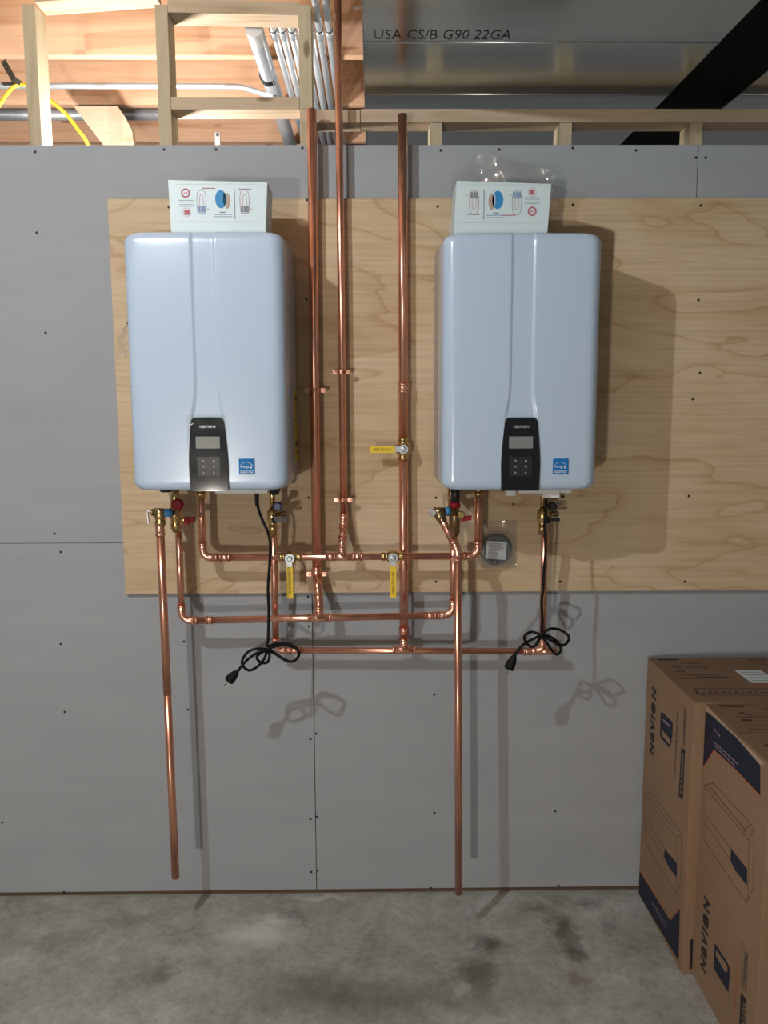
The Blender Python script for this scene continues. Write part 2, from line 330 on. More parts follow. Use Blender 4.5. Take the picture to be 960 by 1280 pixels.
def text_mesh(body, font_w, font_h, org, u, v, thick=0.0004, bold=0.0):
    """lettering laid on a plane: org = lower left, u/v = unit directions, scaled to font_w x font_h"""
    c = bpy.data.curves.new('lettering', 'FONT'); c.body = body; c.size = 1.0; c.offset = bold; c.resolution_u = 2
    o = bpy.data.objects.new('lettering_source', c); COL.objects.link(o)
    dg = bpy.context.evaluated_depsgraph_get(); me = bpy.data.meshes.new_from_object(o.evaluated_get(dg))
    bpy.data.objects.remove(o, do_unlink=True); bpy.data.curves.remove(c)
    xs = [q.co.x for q in me.vertices]; ys = [q.co.y for q in me.vertices]
    x0, x1, y0, y1 = min(xs), max(xs), min(ys), max(ys)
    u = Vector(u); v = Vector(v); n = u.cross(v).normalized(); mb = MB()
    mb.add([Vector(org)+u*((q.co.x-x0)/(x1-x0)*font_w)+v*((q.co.y-y0)/(y1-y0)*font_h)+n*thick for q in me.vertices],
           [list(p.vertices) for p in me.polygons])
    bpy.data.meshes.remove(me); return mb
def wordmark(org, u, v, w, h, bold=0.025, thick=0.0004):
    """the maker's wordmark: N a V I e N with the small letters at capital height"""
    parts = [('N', .0, .155), ('a', .18, .15), ('V', .335, .175), ('I', .53, .04), ('e', .60, .175), ('N', .83, .16)]
    mb = MB(); u = Vector(u); v = Vector(v)
    for ch, x, wd in parts:
        t = text_mesh(ch, wd*w*1.02, h, Vector(org)+u*(x*w), u, v, thick, bold); mb.add(t.v, t.f)
    return mb
X3, Y3, Z3 = Vector((1, 0, 0)), Vector((0, 1, 0)), Vector((0, 0, 1))

# ------------------------------------------------------------------ floor
MB().box((-5, -8, -0.15), (6, 3.5, 0.0)).build('floor', 'concrete')['kind'] = 'structure'

# ------------------------------------------------------------------ back wall: drywall sheets, framing
wall = struct('wall_back')
TOP = 2.447; MID = 1.2235; T = 0.0127
sheets = {}
def sheet(key, x0, x1, z0, z1):
    sheets[key] = (MB().box((x0+.0012, 0, z0+.0008), (x1-.0012, T, z1-.0008), 0.0008).build('drywall_sheet', 'drywall', wall), x0, x1, z0, z1)
XU = P(873, 190).x; XL = P(391, 800).x
sheet('a', XU-2.44, XU, MID, TOP); sheet('b', XU, XU+2.44, MID, TOP)
sheet('c', XL-2.44, XL, 0.014, MID); sheet('d', XL, XL+2.44, 0.014, MID)
MB().box((-2.7, 0.004, 0.0), (3.4, 0.10, 0.038)).build('bottom_plate', 'gap', wall)
SCREW = None
def screw(p, parent, r=0.0042):
    global SCREW
    if SCREW is None:
        mb = MB(); mb.revolve((0, 0, 0), (0, -1, 0), [(-0.004, .0032), (0.0, .0042), (0.0006, .0042), (0.0007, .0018)], 10)
        SCREW = mb.build('screw', 'screw'); SCREW.parent = parent; SCREW.location = Vector(p)-world_of(parent); return
    o = SCREW.copy(); COL.objects.link(o); o.parent = parent; o.location = Vector(p)-world_of(parent)
for px, py in ((44, 190), (46, 291), (57, 416), (205, 187), (270, 187), (378, 185), (551, 188), (624, 187), (716, 185), (795, 188), (870, 197), (882, 197), (68, 667),
               (76, 690), (76, 805), (81, 890), (235, 887), (230, 802), (385, 746), (386, 783), (395, 917), (388, 924), (396, 1021), (388, 1024), (397, 1088), (389, 1090), (543, 868),
               (543, 1016), (539, 1110), (694, 1014), (698, 1107), (80, 1115), (229, 1114), (3, 1028)):
    p = P(px, py)
    for k, (o, x0, x1, z0, z1) in sheets.items():
        if x0 <= p.x < x1 and z0 <= p.z < z1: screw(p, o)
SH = MB()
# framing above and behind the sheets
def stud(px, z0, z1): 
    x = P(px, 170, -T).x; return MB().box((x-.019, T+.0003, z0), (x+.019, T+.0893, z1), 0.0015).build('stud', 'stud', wall), x
for px in (44, 207, 383): stud(px, 0.045, 2.515 if px == 383 else 2.85)
s3, x3 = stud(383, 2.553, 2.85)
for px in (545, 707, 870, 1032): stud(px, 0.045, 2.5145)
xs = {k: P(k, 170, -T).x for k in (44, 207, 383)}
pz0, pz1 = 2.515, 2.5525
MB().box((xs[383]-.019, T+.0003, pz0), (P(450, 145).x, T+.0893, pz1), 0.0015).build('top_plate', 'block', wall)
MB().box((P(450, 145).x+.002, T-.001, pz0+.0005), (3.2, T+.088, pz1+.002), 0.0015).build('top_plate', 'block', wall)
def blocking(xa, xb, z0, z1, tilt=0):
    c = Vector(((xa+xb)/2, T+.0448, (z0+z1)/2)); u = Vector(((xb-xa)/2-.001, 0, tilt)); w = Vector((-tilt, 0, (xb-xa)/2)).normalized()*((z1-z0)/2)
    return MB().obox(c, u, (0, .0445, 0), w).build('blocking', 'block', wall)
blocking(xs[207]+.019, xs[383]-.019, 2.553, 2.589)
blocking(xs[207]+.019, xs[383]-.019, 2.824, 2.862, -0.004)
blocking(xs[44]+.019, xs[207]-.019, 2.868, 2.906, 0.012)

# ------------------------------------------------------------------ ceiling: joists and subfloor
ceil = struct('ceiling')
MB().box((-3, -6.5, 3.104), (4, 3.4, 3.12)).build('subfloor', 'deck', ceil)
for y in (0.42, 0.91, 1.40, 1.89, 2.38, -0.56, -1.05, -1.54, -2.03, -2.52, -3.01, -3.5, -3.99):
    MB().box((-3, y, 2.862), (4, y+.038, 3.103), 0.002).build('joist', 'fir', ceil)
blk = MB().box((-3, 0.458, 2.90), (-2.962, 0.91, 3.10)); blk.build('joist_blocking', 'fir', ceil)

# ------------------------------------------------------------------ plywood board
pl = P(134, 248, .019); pb = P(157, 743, .019)
PX0, PZ0, PZ1 = (pl.x+pb.x)/2, 1.0585, 2.2855
ply = thing('plywood_board', (PX0, 0, PZ0), 'large tan plywood backing board screwed across the grey wall behind both heaters', 'plywood')
MB().box((PX0+.0005, -.019, PZ0+.0005), (PX0+2.44, -.0175, PZ1-.0005)).build('face_veneer', 'ply', ply)
MB().box((PX0, -.0175, PZ0), (PX0+2.44, -.0002, PZ1)).build('edge_plies', 'ply_edge', ply)
for px, py in ((384, 250), (211, 259), (547, 258), (716, 256), (876, 257), (383, 374), (873, 375), (866, 499), (861, 620), (856, 727), (700, 727), (545, 727), (545, 622), (599, 625), (160, 404), (386, 622), (875, 466), (602, 626), (642, 630), (704, 621)):
    p = P(px, py, .019); screw((p.x, -.019, p.z), ply)

# ------------------------------------------------------------------ tankless water heaters
def heater(cx, zb, label, sticker_dx, film):
    H = .696; D0, D1 = .035, .355
    root = thing('tankless_water_heater', (cx, 0, zb), label, 'water heater', 'wall hung water heaters')
    hb = .220; dmid = .205
    b = MB().box((cx-hb+.002, -dmid, zb+.012), (cx+hb-.002, -D0, zb+H-.010), 0.004); b.build('casing', 'body', root)
    MB().box((cx-.15, -D0-.002, zb+.05), (cx+.15, -.0192, zb+.10)).build('wall_bracket', 'chrome', root)
    MB().box((cx-.15, -D0-.002, zb+H-.12), (cx+.15, -.0192, zb+H-.06)).build('wall_bracket', 'chrome', root)
    # seam gasket between casing and cover
    # front cover
    def chan(z):      # half width of the sunken channel
        t = (z/H-.30)/.13
        return .033 + (.012*(1-min(1, max(0, t)))**2 if t < 1 else 0)
    xs_ = [-.17+i*.34/110 for i in range(111)]
    rows = []
    rc = .026; n = 8
    for k in range(n+1): a = math.pi/2*k/n; rows.append((rc*(1-math.cos(math.pi/2-a)) if False else rc*(1-math.sin(math.pi/2-a+0)) , k))
    zl = []
    for k in range(n+1):
        a = math.pi/2*(1-k/n); zl.append((rc*(1-math.cos(math.pi/2-a)), rc*(1-math.sin(math.pi/2-a))))
    low = [(rc*(1-math.sin(t)), rc*(1-math.cos(t))) for t in [math.pi/2*k/n for k in range(n+1)]]   # (z, inset)
    low = [(rc-rc*math.sin(t), rc-rc*math.cos(t)) for t in [math.pi/2*(1-k/n) for k in range(n+1)]]
    rowz = [(z, i) for z, i in low]
    m_ = 46; rowz += [(rc+(H-2*rc)*k/m_, 0.0) for k in range(1, m_)]
    rowz += [(H-z, i) for z, i in reversed(low)]
    vs = []; cols = None
    for z, ins in rowz:
        hw = .2165-ins; rr = .034; row = []
        insd = ins*.55
        prof = [(-(hw+.0035), dmid-.012), (-(hw+.0025), (dmid+D1-rr)/2)]
        for k in range(9):
            a = math.pi/2*k/8; prof.append((-(hw-rr)-rr*math.cos(a), D1-rr+rr*math.sin(a)))
        left = prof; right = [(-x, d) for x, d in reversed(prof)]
        mid = [(x*(hw-rr)/.1825, D1) for x in xs_]
        for x, d in left+mid+right:
            c = chan(z)
            if abs(x) < .17:
                t = (c-abs(x))/.006; t = min(1, max(0, t)); t = t*t*(3-2*t); d -= .0042*t
            bow = .005*(1-(x/.22)**2) - .005
            row.append((cx+x, -(d-insd+bow), zb+z))
        vs += row; cols = len(row)
    fs = [(j*cols+i, j*cols+i+1, (j+1)*cols+i+1, (j+1)*cols+i) for j in range(len(rowz)-1) for i in range(cols-1)]
    c = MB().add(vs, fs, True)
    c.f.append(tuple(range(cols))[::-1]); c.smooth.append(False)
    base = (len(rowz)-1)*cols; c.f.append(tuple(base+i for i in range(cols))); c.smooth.append(False)
    # back closing face
    c.f += [(j*cols+cols-1, j*cols, (j+1)*cols, (j+1)*cols+cols-1) for j in range(len(rowz)-1)]; c.smooth += [False]*(len(rowz)-1)
    c.build('front_cover', 'white', root)
    # control panel
    yf = -D1-.0015
    def hwp(t):       # half width up the panel, t 0..1
        return .0525 + .002*math.sin(t*math.pi) - .009*max(0, t-.35)**1.3/.65**1.3
    hp = .203; pts = []
    for k in range(13): t = k/12*.94; pts.append((hwp(t), t*hp))
    for k in range(1, 7): a = math.pi/2*k/6; pts.append((hwp(.94)-.013*(1-math.cos(a)), .94*hp+.06*hp*math.sin(a)))
    poly = [(cx+x, yf+.008, zb-.001+z) for x, z in pts]+[(cx-x, yf+.008, zb-.001+z) for x, z in reversed(pts)]
    cp = MB().prism(poly, (0, -.011, 0)).build('control_panel', 'film' if film else 'gloss_black', root)
    yp = yf-.0032
    def plate(name, x0, z0, x1, z1, m, par, y=yp, th=.0008): return MB().box((cx+x0, y-th, zb+z0), (cx+x1, y, zb+z1)).build(name, m, par)
    plate('display', -.033, .117, .033, .150, 'lcd', cp)
    wordmark((cx-.021, yp, zb+.173), X3, Z3, .043, .0075, 0.03).build('lettering', 'ink_white' if film else 'ink_grey', cp)
    plate('keypad', -.031, .040, .031, .094, 'black', cp, yp, .0005)
    for i, sx in enumerate((-.014, .0145)):
        for j, z in enumerate((.083, .0665, .0495)):
            if i == 1 and j < 2:
                s_ = 1 if j == 0 else -1
                MB().prism([(cx+sx-.003, yp-.0006, zb+z-.0022*s_), (cx+sx+.003, yp-.0006, zb+z-.0022*s_), (cx+sx, yp-.0006, zb+z+.0028*s_)], (0, -.0006, 0)).build('button', 'ink_white', cp)
            else:
                MB().tube([(cx+sx, yp-.0005, zb+z), (cx+sx, yp-.0012, zb+z)], .0026, 10).build('button', 'ink_grey', cp)
    if film:
        mb = MB(); nx, nz = 14, 20; V = []
        for j in range(nz+1):
            for i in range(nx+1):
                x = -.056+.108*i/nx; z = .002+.207*j/nz
                V.append((cx+x, yf-.0055-.0006*math.sin(i*.5+j*.3)-.0005*math.sin(j*.7), zb+z))
        mb.add(V, [(j*(nx+1)+i, j*(nx+1)+i+1, (j+1)*(nx+1)+i+1, (j+1)*(nx+1)+i) for j in range(nz) for i in range(nx)], True)
        f = mb.build('protective_film', 'thin_film', cp); f['label'] = 'wrinkled clear film over the panel'
        MB().tube([(cx-.055, yf-.010, zb+.176), (cx-.047, yf-.013, zb+.181), (cx-.036, yf-.011, zb+.186)], .0016, 8).build('film_pull_tab', 'ink_white', cp)
    # energy sticker
    x0 = sticker_dx; z0 = .045; s = .043; ys = -D1+.004*((x0+.02)/.22)**2
    ys = -(D1-.005*((x0+s/2)/.22)**2)-.0022
    st = MB().box((cx+x0, ys, zb+z0), (cx+x0+s, ys+.0035, zb+z0+s)).build('energy_sticker', 'sticker_blue', root)
    mb = MB(); c0 = Vector((cx+x0+.0205, ys-.0003, zb+z0+.019))
    for k in range(14):
        a0, a1 = math.radians(12+k*10.5), math.radians(12+(k+1)*10.5)
        q = lambda a, r: c0+Vector((math.cos(a)*r, 0, math.sin(a)*r*.85))
        w = .0007 + .0008*(1-k/13)
        mb.add([q(a0, .0165), q(a0, .0165+w), q(a1, .0165+w), q(a1, .0165)], [(0, 3, 2, 1)])
    star = []
    for k in range(10):
        a = math.radians(90+36*k); r = .0042 if k % 2 == 0 else .0018
        star.append(Vector((cx+x0+.033, ys-.0003, zb+z0+.0185))+Vector((math.cos(a)*r, 0, math.sin(a)*r)))
    mb.add(star, [tuple(range(10))])
    mb.add([(cx+x0+.003, ys-.0003, zb+z0+.0085), (cx+x0+s-.003, ys-.0003, zb+z0+.0085), (cx+x0+s-.003, ys-.0003, zb+z0+.0095), (cx+x0+.003, ys-.0003, zb+z0+.0095)], [(0, 1, 2, 3)])
    t = text_mesh('energy', .024, .008, (cx+x0+.004, ys, zb+z0+.0155), X3, Z3, .0003); mb.add(t.v, t.f)
    t = text_mesh('ENERGY STAR', .035, .0042, (cx+x0+.004, ys, zb+z0+.0028), X3, Z3, .0003, .02); mb.add(t.v, t.f)
    mb.build('sticker_print', 'ink_white', st)
    # underside details
    MB().box((cx+.005, -.31, zb-.014), (cx+.155, -.20, zb-.001), .002).build('bottom_bracket', 'white_plastic', root)
    return root
Z1H, Z2H = 1.430, 1.4264
C1, C2 = -.5073, .3563
h1 = heater(C1, Z1H, 'white wall hung tankless water heater on the left, grey film on its control panel', .083, True)
h2 = heater(C2, Z2H, 'white wall hung tankless water heater on the right, bare black control panel', .091, False)
# side labels and brackets
def side_quad(root, cx, sgn, d0, d1, z0, z1, m, name='side_label'):
    x = cx+sgn*.2182
    return MB().box((min(x, x+sgn*.0006), -d1, z0), (max(x, x+sgn*.0006), -d0, z1)).build(name, m, root)
a = side_quad(h1, C1, 1, .06, .13, Z1H+.06, Z1H+.28, 'label_yellow', 'energy_guide_label')
for k, (w_, hh) in enumerate(((.05, .012), (.04, .004), (.05, .004), (.045, .004), (.05, .016), (.04, .004))):
    z = Z1H+.26-k*.034; MB().box((C1+.2188, -.07-w_, z-hh), (C1+.2192, -.07, z)).build('label_print', 'ink_black', a)
b_ = side_quad(h1, C1, 1, .07, .16, Z1H+.42, Z1H+.62, 'body', 'rating_plate')
for k in range(9):
    z = Z1H+.605-k*.02; MB().box((C1+.2188, -.15, z-.003), (C1+.2192, -.08-.01*(k % 3), z)).build('label_print', 'pr_grey', b_)
c_ = side_quad(h2, C2, -1, .06, .16, Z2H+.08, Z2H+.50, 'body', 'rating_plate')
for k in range(14):
    z = Z2H+.48-k*.028; MB().box((C2-.2192, -.15+.01*(k % 3), z-.004), (C2-.2188, -.08, z)).build('label_print', 'pr_tan', c_)
g = MB().box((C2+.219, -.12, Z2H+.37), (C2+.232, -.05, Z2H+.51), .002).build('side_latch', 'white_plastic', h2)
MB().box((C2+.22, -.125, Z2H+.352), (C2+.235, -.10, Z2H+.366), .002).build('latch_clip', 'black', g)
br = P(683, 618, .25); MB().box((br.x-.024, -.318, Z2H-.026), (br.x+.024, -.18, Z2H-.001), .002).build('cord_bracket', 'white_plastic', h2)
MB().box((C2-.03, -.30, Z2H-.022), (C2-.002, -.28, Z2H-.001), .001).build('bottom_tab', 'white_plastic', h2)

# power cords: parts of their heater
def smooth(pts, sub=6):
    pts = [Vector(p) for p in pts]; out = []
    for i in range(len(pts)-1):
        p0, p1, p2, p3 = pts[max(i-1, 0)], pts[i], pts[i+1], pts[min(i+2, len(pts)-1)]
        for k in range(sub):
            t = k/sub; out.append(0.5*((2*p1)+(p2-p0)*t+(2*p0-5*p1+4*p2-p3)*t*t+(3*p1-p0-3*p2+p3)*t**3))
    out.append(pts[-1]); return out
def power_cord(root, path, plug0, plug1, d, tie):
    pts = []; n = len(path)
    for i, (px, py) in enumerate(path): pts.append(P(px, py, d[0]+(d[1]-d[0])*min(1, i/8)+.007*math.sin(i*2.3)*(1 if py > 785 else 0.3)))
    c = MB().tube(smooth(pts), .0042, 10).build('power_cord', 'rubber', root)
    a, b = P(*plug0, d[1]), P(*plug1, d[1]); ax = (b-a).normalized(); ln = (b-a).length
    pg = MB().revolve(a-ax*.012, ax, [(0, .0045), (.010, .0055), (.016, .010), (ln*.55+.012, .0145), (ln*.9+.012, .0155), (ln+.012, .0145)], 16)
    pg = pg.build('plug', 'rubber', c)
    sd = ax.cross(Y3).normalized(); mb = MB()
    for s_ in (-1, 1): mb.obox(b+ax*.008+sd*.006*s_, ax*.009, sd*.0008, Y3*.0032)
    mb.tube([b+Y3*.006, b+ax*.020+Y3*.006], .0024, 8)
    mb.build('plug_prongs', 'chrome', c)
    tp = P(*tie, d[1]); MB().tube([tp+Vector((-.012, -.004, .004)), tp+Vector((0, -.012, 0)), tp+Vector((.012, -.004, -.004)), tp+Vector((0, .010, 0)), tp+Vector((-.012, -.004, .004))], .0022, 8).build('cord_tie', 'rubber', c)
    return c
MB().revolve(Vector((P(321, 618, .24).x, -.24, Z1H+.001)), (0, 0, -1), [(0, .010), (.006, .010), (.010, .0075), (.060, .0055)], 12).build('cord_gland', 'black', h1)
power_cord(h1, [(321, 620), (323, 636), (328, 650), (335, 666), (338, 682), (337, 705), (335, 735), (336, 765), (335, 800), (334, 808), (346, 804), (358, 804), (368, 808), (374, 817), (368, 826), (358, 826), (345, 818), (336, 812),
                (348, 807), (360, 807), (372, 812), (373, 821), (364, 827), (352, 822), (338, 813), (322, 811), (310, 815), (303, 825), (304, 833), (312, 838), (322, 833), (330, 824), (334, 814), (337, 820), (334, 828), (326, 828), (321, 822), (326, 816), (336, 812), (322, 816), (310, 824), (301, 834), (296, 840)],
           (296, 840), (286, 851), (.24, .255), (334, 812))
power_cord(h2, [(683, 624), (682, 642), (681, 660), (682, 687), (680, 712), (679, 735), (677, 752), (678, 775), (678, 790), (688, 786), (699, 787), (709, 793), (711, 799), (706, 806), (697, 805), (686, 799), (676, 794), (683, 803), (690, 813), (696, 818), (701, 813), (698, 804), (688, 796), (676, 793),
                (664, 790), (656, 795), (657, 802), (663, 808), (669, 807), (674, 799), (678, 793), (668, 798), (658, 803), (650, 810), (644, 819)],
           (643, 820), (636, 836), (.24, .255), (677, 794))

# ------------------------------------------------------------------ copper pipework
def fillet(p0, p1, p2, R, n=8):
    a = (p0-p1).normalized(); b = (p2-p1).normalized(); ang = a.angle(b); tl = R/math.tan(ang/2)
    s, e = p1+a*tl, p1+b*tl; c = p1+(a+b).normalized()*(R/math.sin(ang/2))
    v0, v1 = s-c, e-c; tot = v0.angle(v1); ax = v0.cross(v1).normalized()
    return [c+Matrix.Rotation(tot*k/n, 3, ax) @ v0 for k in range(n+1)], s, e
def collar(mb, p, ax, r, ln=.006): mb.tube([p-ax*ln/2, p+ax*ln/2], r, 18)
def run(root, pts, r, R=None, m='copper', fit=True):
    """straight pipes between corners, a soldered elbow at each corner"""
    pts = [Vector(p) for p in pts]; R = R or r*1.9
    starts = [pts[0]]; 
    for i in range(1, len(pts)-1):
        arc, s, e = fillet(pts[i-1], pts[i], pts[i+1], R)
        d0 = (pts[i-1]-pts[i]).normalized(); d1 = (pts[i+1]-pts[i]).normalized()
        if fit:
            k = MB().tube([s+d0*.016]+arc+[e+d1*.016], r*1.12, 18)
            for p, d in ((s, d0), (e, d1)):
                collar(k, p+d*.016, d, r*1.27); collar(k, p+d*.002, d, r*1.2, .004)
            k.build('elbow', 'fitting', root)
            seg_a, seg_b = s+d0*.010, e+d1*.010
        MB().tube([starts[-1], s], r, 18).build('pipe', m, root)
        if not fit: MB().tube(arc, r, 18).build('bend', m, root)
        starts.append(e)
    MB().tube([starts[-1], pts[-1]], r, 18).build('pipe', m, root)
def tee(root, p, ax, br, r, rb):
    p = Vector(p); ax = Vector(ax).normalized(); br = Vector(br).normalized()
    k = MB().tube([p-ax*.034, p+ax*.034], r*1.12, 18)
    for s_ in (-1, 1): collar(k, p+ax*.034*s_, ax, r*1.25)
    k.tube([p, p+br*(r+.022)], rb*1.12, 18); collar(k, p+br*(r+.022), br, rb*1.25)
    k.build('tee', 'fitting', root)
def coupling(root, p, ax, r, ln=.04):
    p = Vector(p); ax = Vector(ax).normalized(); k = MB().tube([p-ax*ln/2, p+ax*ln/2], r*1.1, 18)
    for s_ in (-1, 1): collar(k, p+ax*ln/2*s_, ax, r*1.24, .005)
    k.build('coupling', 'fitting', root)
def clamp(root, p, r, wall_y):
    p = Vector(p); k = MB()
    ring = [p+Vector((math.cos(a)*(r+.002), math.sin(a)*(r+.002), 0)) for a in [2*math.pi*i/20 for i in range(21)]]
    for dz in (-.004, 0, .004): k.tube([q+Z3*dz for q in ring], .0022, 8, False)
    for s_ in (-1, 1):
        k.obox(p+Vector((s_*(r+.010), 0, 0)), (.007, 0, 0), (0, .0035, 0), (0, 0, .0065))
        k.tube([p+Vector((s_*(r+.011), -.008, 0)), p+Vector((s_*(r+.011), .007, 0))], .0045, 8)
    k.tube([p+Y3*r, Vector((p.x, wall_y, p.z))], .004, 8)
    k.build('pipe_clamp', 'fitting', root)
def ball_valve(root, p, ax, r, handle_dir, hl, handle_side=-1):
    """brass body on the pipe, steel nut and vinyl covered lever on the room side"""
    p = Vector(p); ax = Vector(ax).normalized(); hd = Vector(handle_dir).normalized()
    v = MB(); v.revolve(p-ax*.034, ax, [(0, r*1.25), (.009, r*1.25), (.010, r*1.1), (.016, r*1.1), (.019, r*1.55), (.026, r*1.75), (.042, r*1.75), (.049, r*1.55), (.052, r*1.1), (.058, r*1.1), (.059, r*1.25), (.068, r*1.25)], 16)
    v = v.build('ball_valve', 'brass', root)
    top = p-Y3*(r*1.75)
    MB().tube([p, top-Y3*.006], .009, 12).build('valve_stem', 'chrome', v)
    side = hd.cross(Y3).normalized()
    # lever: round hub, cranked arm
    k = MB(); k.revolve(top-Y3*.002, (0, -1, 0), [(0, .0145), (.003, .0155), (.005, .0145)], 20)
    k.revolve(top-Y3*.007, (0, -1, 0), [(0, .0085), (.006, .0085), (.007, .006)], 6)
    k.obox(top-Y3*.006+hd*.018, hd*.016, side*.0075, Y3*.0012)
    k.obox(top-Y3*.004+hd*.012-side*.007, hd*.014, side*.002, Y3*.004)
    k.build('lever_hub', 'chrome', v)
    g0 = top-Y3*.008+hd*.026; k = MB(); k.obox(g0+hd*(hl/2), hd*(hl/2), side*.0098, Y3*.0035)
    h_ = k.build('valve_handle', 'yellow', v)
    k = MB(); t = text_mesh('WOG 600', hl*.72, .009, g0+hd*(hl*.14)-Y3*.0036-side*.0045, hd, side, .0004, .02)
    k.add(t.v, t.f); k.build('handle_print', 'yellow_ink', h_)
    return v
R1, R34 = .0143, .0111
dn, upv = -Z3, Z3
dA, dB, dC = .122, .122, .076
# gas line: level pipe at y 697 of the photograph, riser between the heaters
gas = thing('copper_pipe_run', P(425, 697, dA), 'copper pipe run with two yellow handles hanging down and the tallest middle riser', 'pipework')
L0 = P(251, 616, dA); L1 = P(253.5, 697.5, dA); L2 = P(597, 694.5, dA); L3 = P(595.5, 616, dA); L3.x = L2.x; L1.x = L0.x; L2.z = L1.z = (L1.z+L2.z)/2
run(gas, [Vector((L0.x, -dA, Z1H-.0005)), L1, L2, Vector((L3.x, -dA, Z2H-.0005))], R34, R=.026)
tx = P(428, 697, dA); tp = Vector((tx.x, -dA, L1.z)); tee(gas, tp, X3, Z3, R34, R34)
for px in (281, 413, 447): coupling(gas, (P(px, 697, dA).x, -dA, L1.z), X3, R34, .026)
rx = P(426, 400, .065).x
rz1 = P(428, 652, .065).z; rz2 = P(428, 678, .1).z
run(gas, [tp, Vector((tp.x, -dA, rz2)), Vector((rx+.003, -.065, rz1)), Vector((rx, -.058, 2.95))], R34, R=.02)
clamp(gas, Vector((rx+.001, -.062, P(428, 465, .062).z)), R34, -.019); clamp(gas, Vector((rx+.002, -.064, P(430, 625, .064).z)), R34, -.019)
ball_valve(gas, (P(363, 697, dA).x, -dA, L1.z), X3, R34, dn, .098); ball_valve(gas, (P(491, 697, dA).x, -dA, L1.z), X3, R34, dn, .098)
for px, z in ((L0.x, Z1H-.012), (L2.x, Z2H-.012)):
    MB().revolve((px, -dA, z+.0115), (0, 0, -1), [(0, .019), (.016, .019), (.017, .015), (.030, .015), (.031, .017), (.040, .017), (.041, .0135), (.05, .0135)], 6 if False else 14).build('union_nut', 'brass', gas)
# hot outlet: level pipe at y 773, thick riser at x 391
hot = thing('copper_pipe_run', P(398, 773, dB), 'copper pipe run with the thick riser nearest the left heater, no yellow handle', 'pipework')
H0 = P(224, 664, dB); H1 = P(226.5, 776, dB); H2 = P(567, 769, dB); H3 = P(566, 664, dB); H1.x = H0.x = (H0.x+H1.x)/2; H2.x = H3.x = (H2.x+H3.x)/2
run(hot, [H0, H1, H2, H3], R34, R=.030)
tx = P(399, 773, dB).x; tpz = H1.z+(H2.z-H1.z)*(tx-H1.x)/(H2.x-H1.x); tp = Vector((tx, -dB, tpz)); axh = (H2-H1).normalized()
tee(hot, tp, axh, Z3, R34, R1*.9)
rx = P(391, 250, .068).x; zt = P(391, 137, .06).z; rzc = P(396, 722, .068).z
run(hot, [tp, tp+Z3*.055, Vector((P(396, 722, .068).x, -.068, rzc+.02)), Vector((rx, -.062, zt))], R1, R=.05, fit=False)
clamp(hot, Vector((P(394, 488, .065).x, -.065, P(394, 488, .065).z)), R1, -.019); clamp(hot, Vector((P(396, 722, .07).x, -.070, rzc+.012)), R1, -.019)
coupling(hot, H1+axh*.085, axh, R34, .014); coupling(hot, H2-axh*.07, axh, R34, .03)
# cold inlet: lowest level pipe, riser at x 503 with a valve
cold = thing('copper_pipe_run', P(506, 813, dC), 'copper pipe run with the lowest level pipe and one yellow handle pointing left', 'pipework')
K0 = P(342, 668, .13); K1 = P(345, 813, dC); K2 = P(678, 814, dC); K3 = P(681, 664, .13)
run(cold, [K0, K1, K2, K3], R34, R=.024)
MB().tube([K2-X3*.02, K2+X3*.045], R34*1.12, 18).build('stub', 'fitting', cold)
coupling(cold, K1+X3*.06, X3, R34, .03); coupling(cold, K2-X3*.05, X3, R34, .02)
tx = P(505, 813, dC).x; tp = Vector((tx, -dC, K1.z)); tee(cold, tp, X3, Z3, R34, R1*.9)
rt = P(503, 143, .058); vz = P(504, 561, .062).z
rxm = P(504, 561, .062).x
run(cold, [tp, Vector((rxm+.0005, -.064, vz-.03))], R1); run(cold, [Vector((rxm, -.062, vz+.03)), Vector((rt.x, -.058, rt.z))], R1)
ball_valve(cold, (rxm, -.063, vz), Z3, R1*.95, (-1, 0, 0), .078, -1)
coupling(cold, (P(504, 485, .06).x, -.061, P(504, 485, .06).z), Z3, R1, .022); coupling(cold, (P(505, 705, .062).x, -.067, P(505, 708, .062).z), Z3, R1, .014)
coupling(cold, (P(505, 787, .065).x, -.074, P(505, 787, .065).z), Z3, R1, .014)
MB().tube([Vector((P(504, 485, .06).x, -.062, P(504, 485, .06).z)), Vector((P(504, 485, .06).x, -.019, P(504, 485, .06).z))], .004, 8).build('pipe_hanger', 'fitting', cold)
# discharge pipes from the relief valves
dl0 = P(200, 662, .20); dl1 = P(219.5, 1097, .205)
dis1 = thing('discharge_pipe', dl1, 'long slanting copper discharge pipe hanging below the left heater, open end above the floor', 'pipe', 'relief discharge pipes')
j = dl0+(dl1-dl0)*.46
run(dis1, [dl0, j], .0125, m='copper_raw'); run(dis1, [j, dl1], .0122, m='copper_raw')
coupling(dis1, dl0-(dl1-dl0).normalized()*.0, (dl1-dl0), .0125, .03)
dr = [P(548, 641, .215), P(573, 688, .225), P(573.5, 1117, .245)]; dr[1].x = P(572, 688, .225).x
dis2 = thing('discharge_pipe', dr[2], 'long upright copper discharge pipe with bent top, below the right heater', 'pipe', 'relief discharge pipes')
run(dis2, dr, R34*1.05, R=.05)

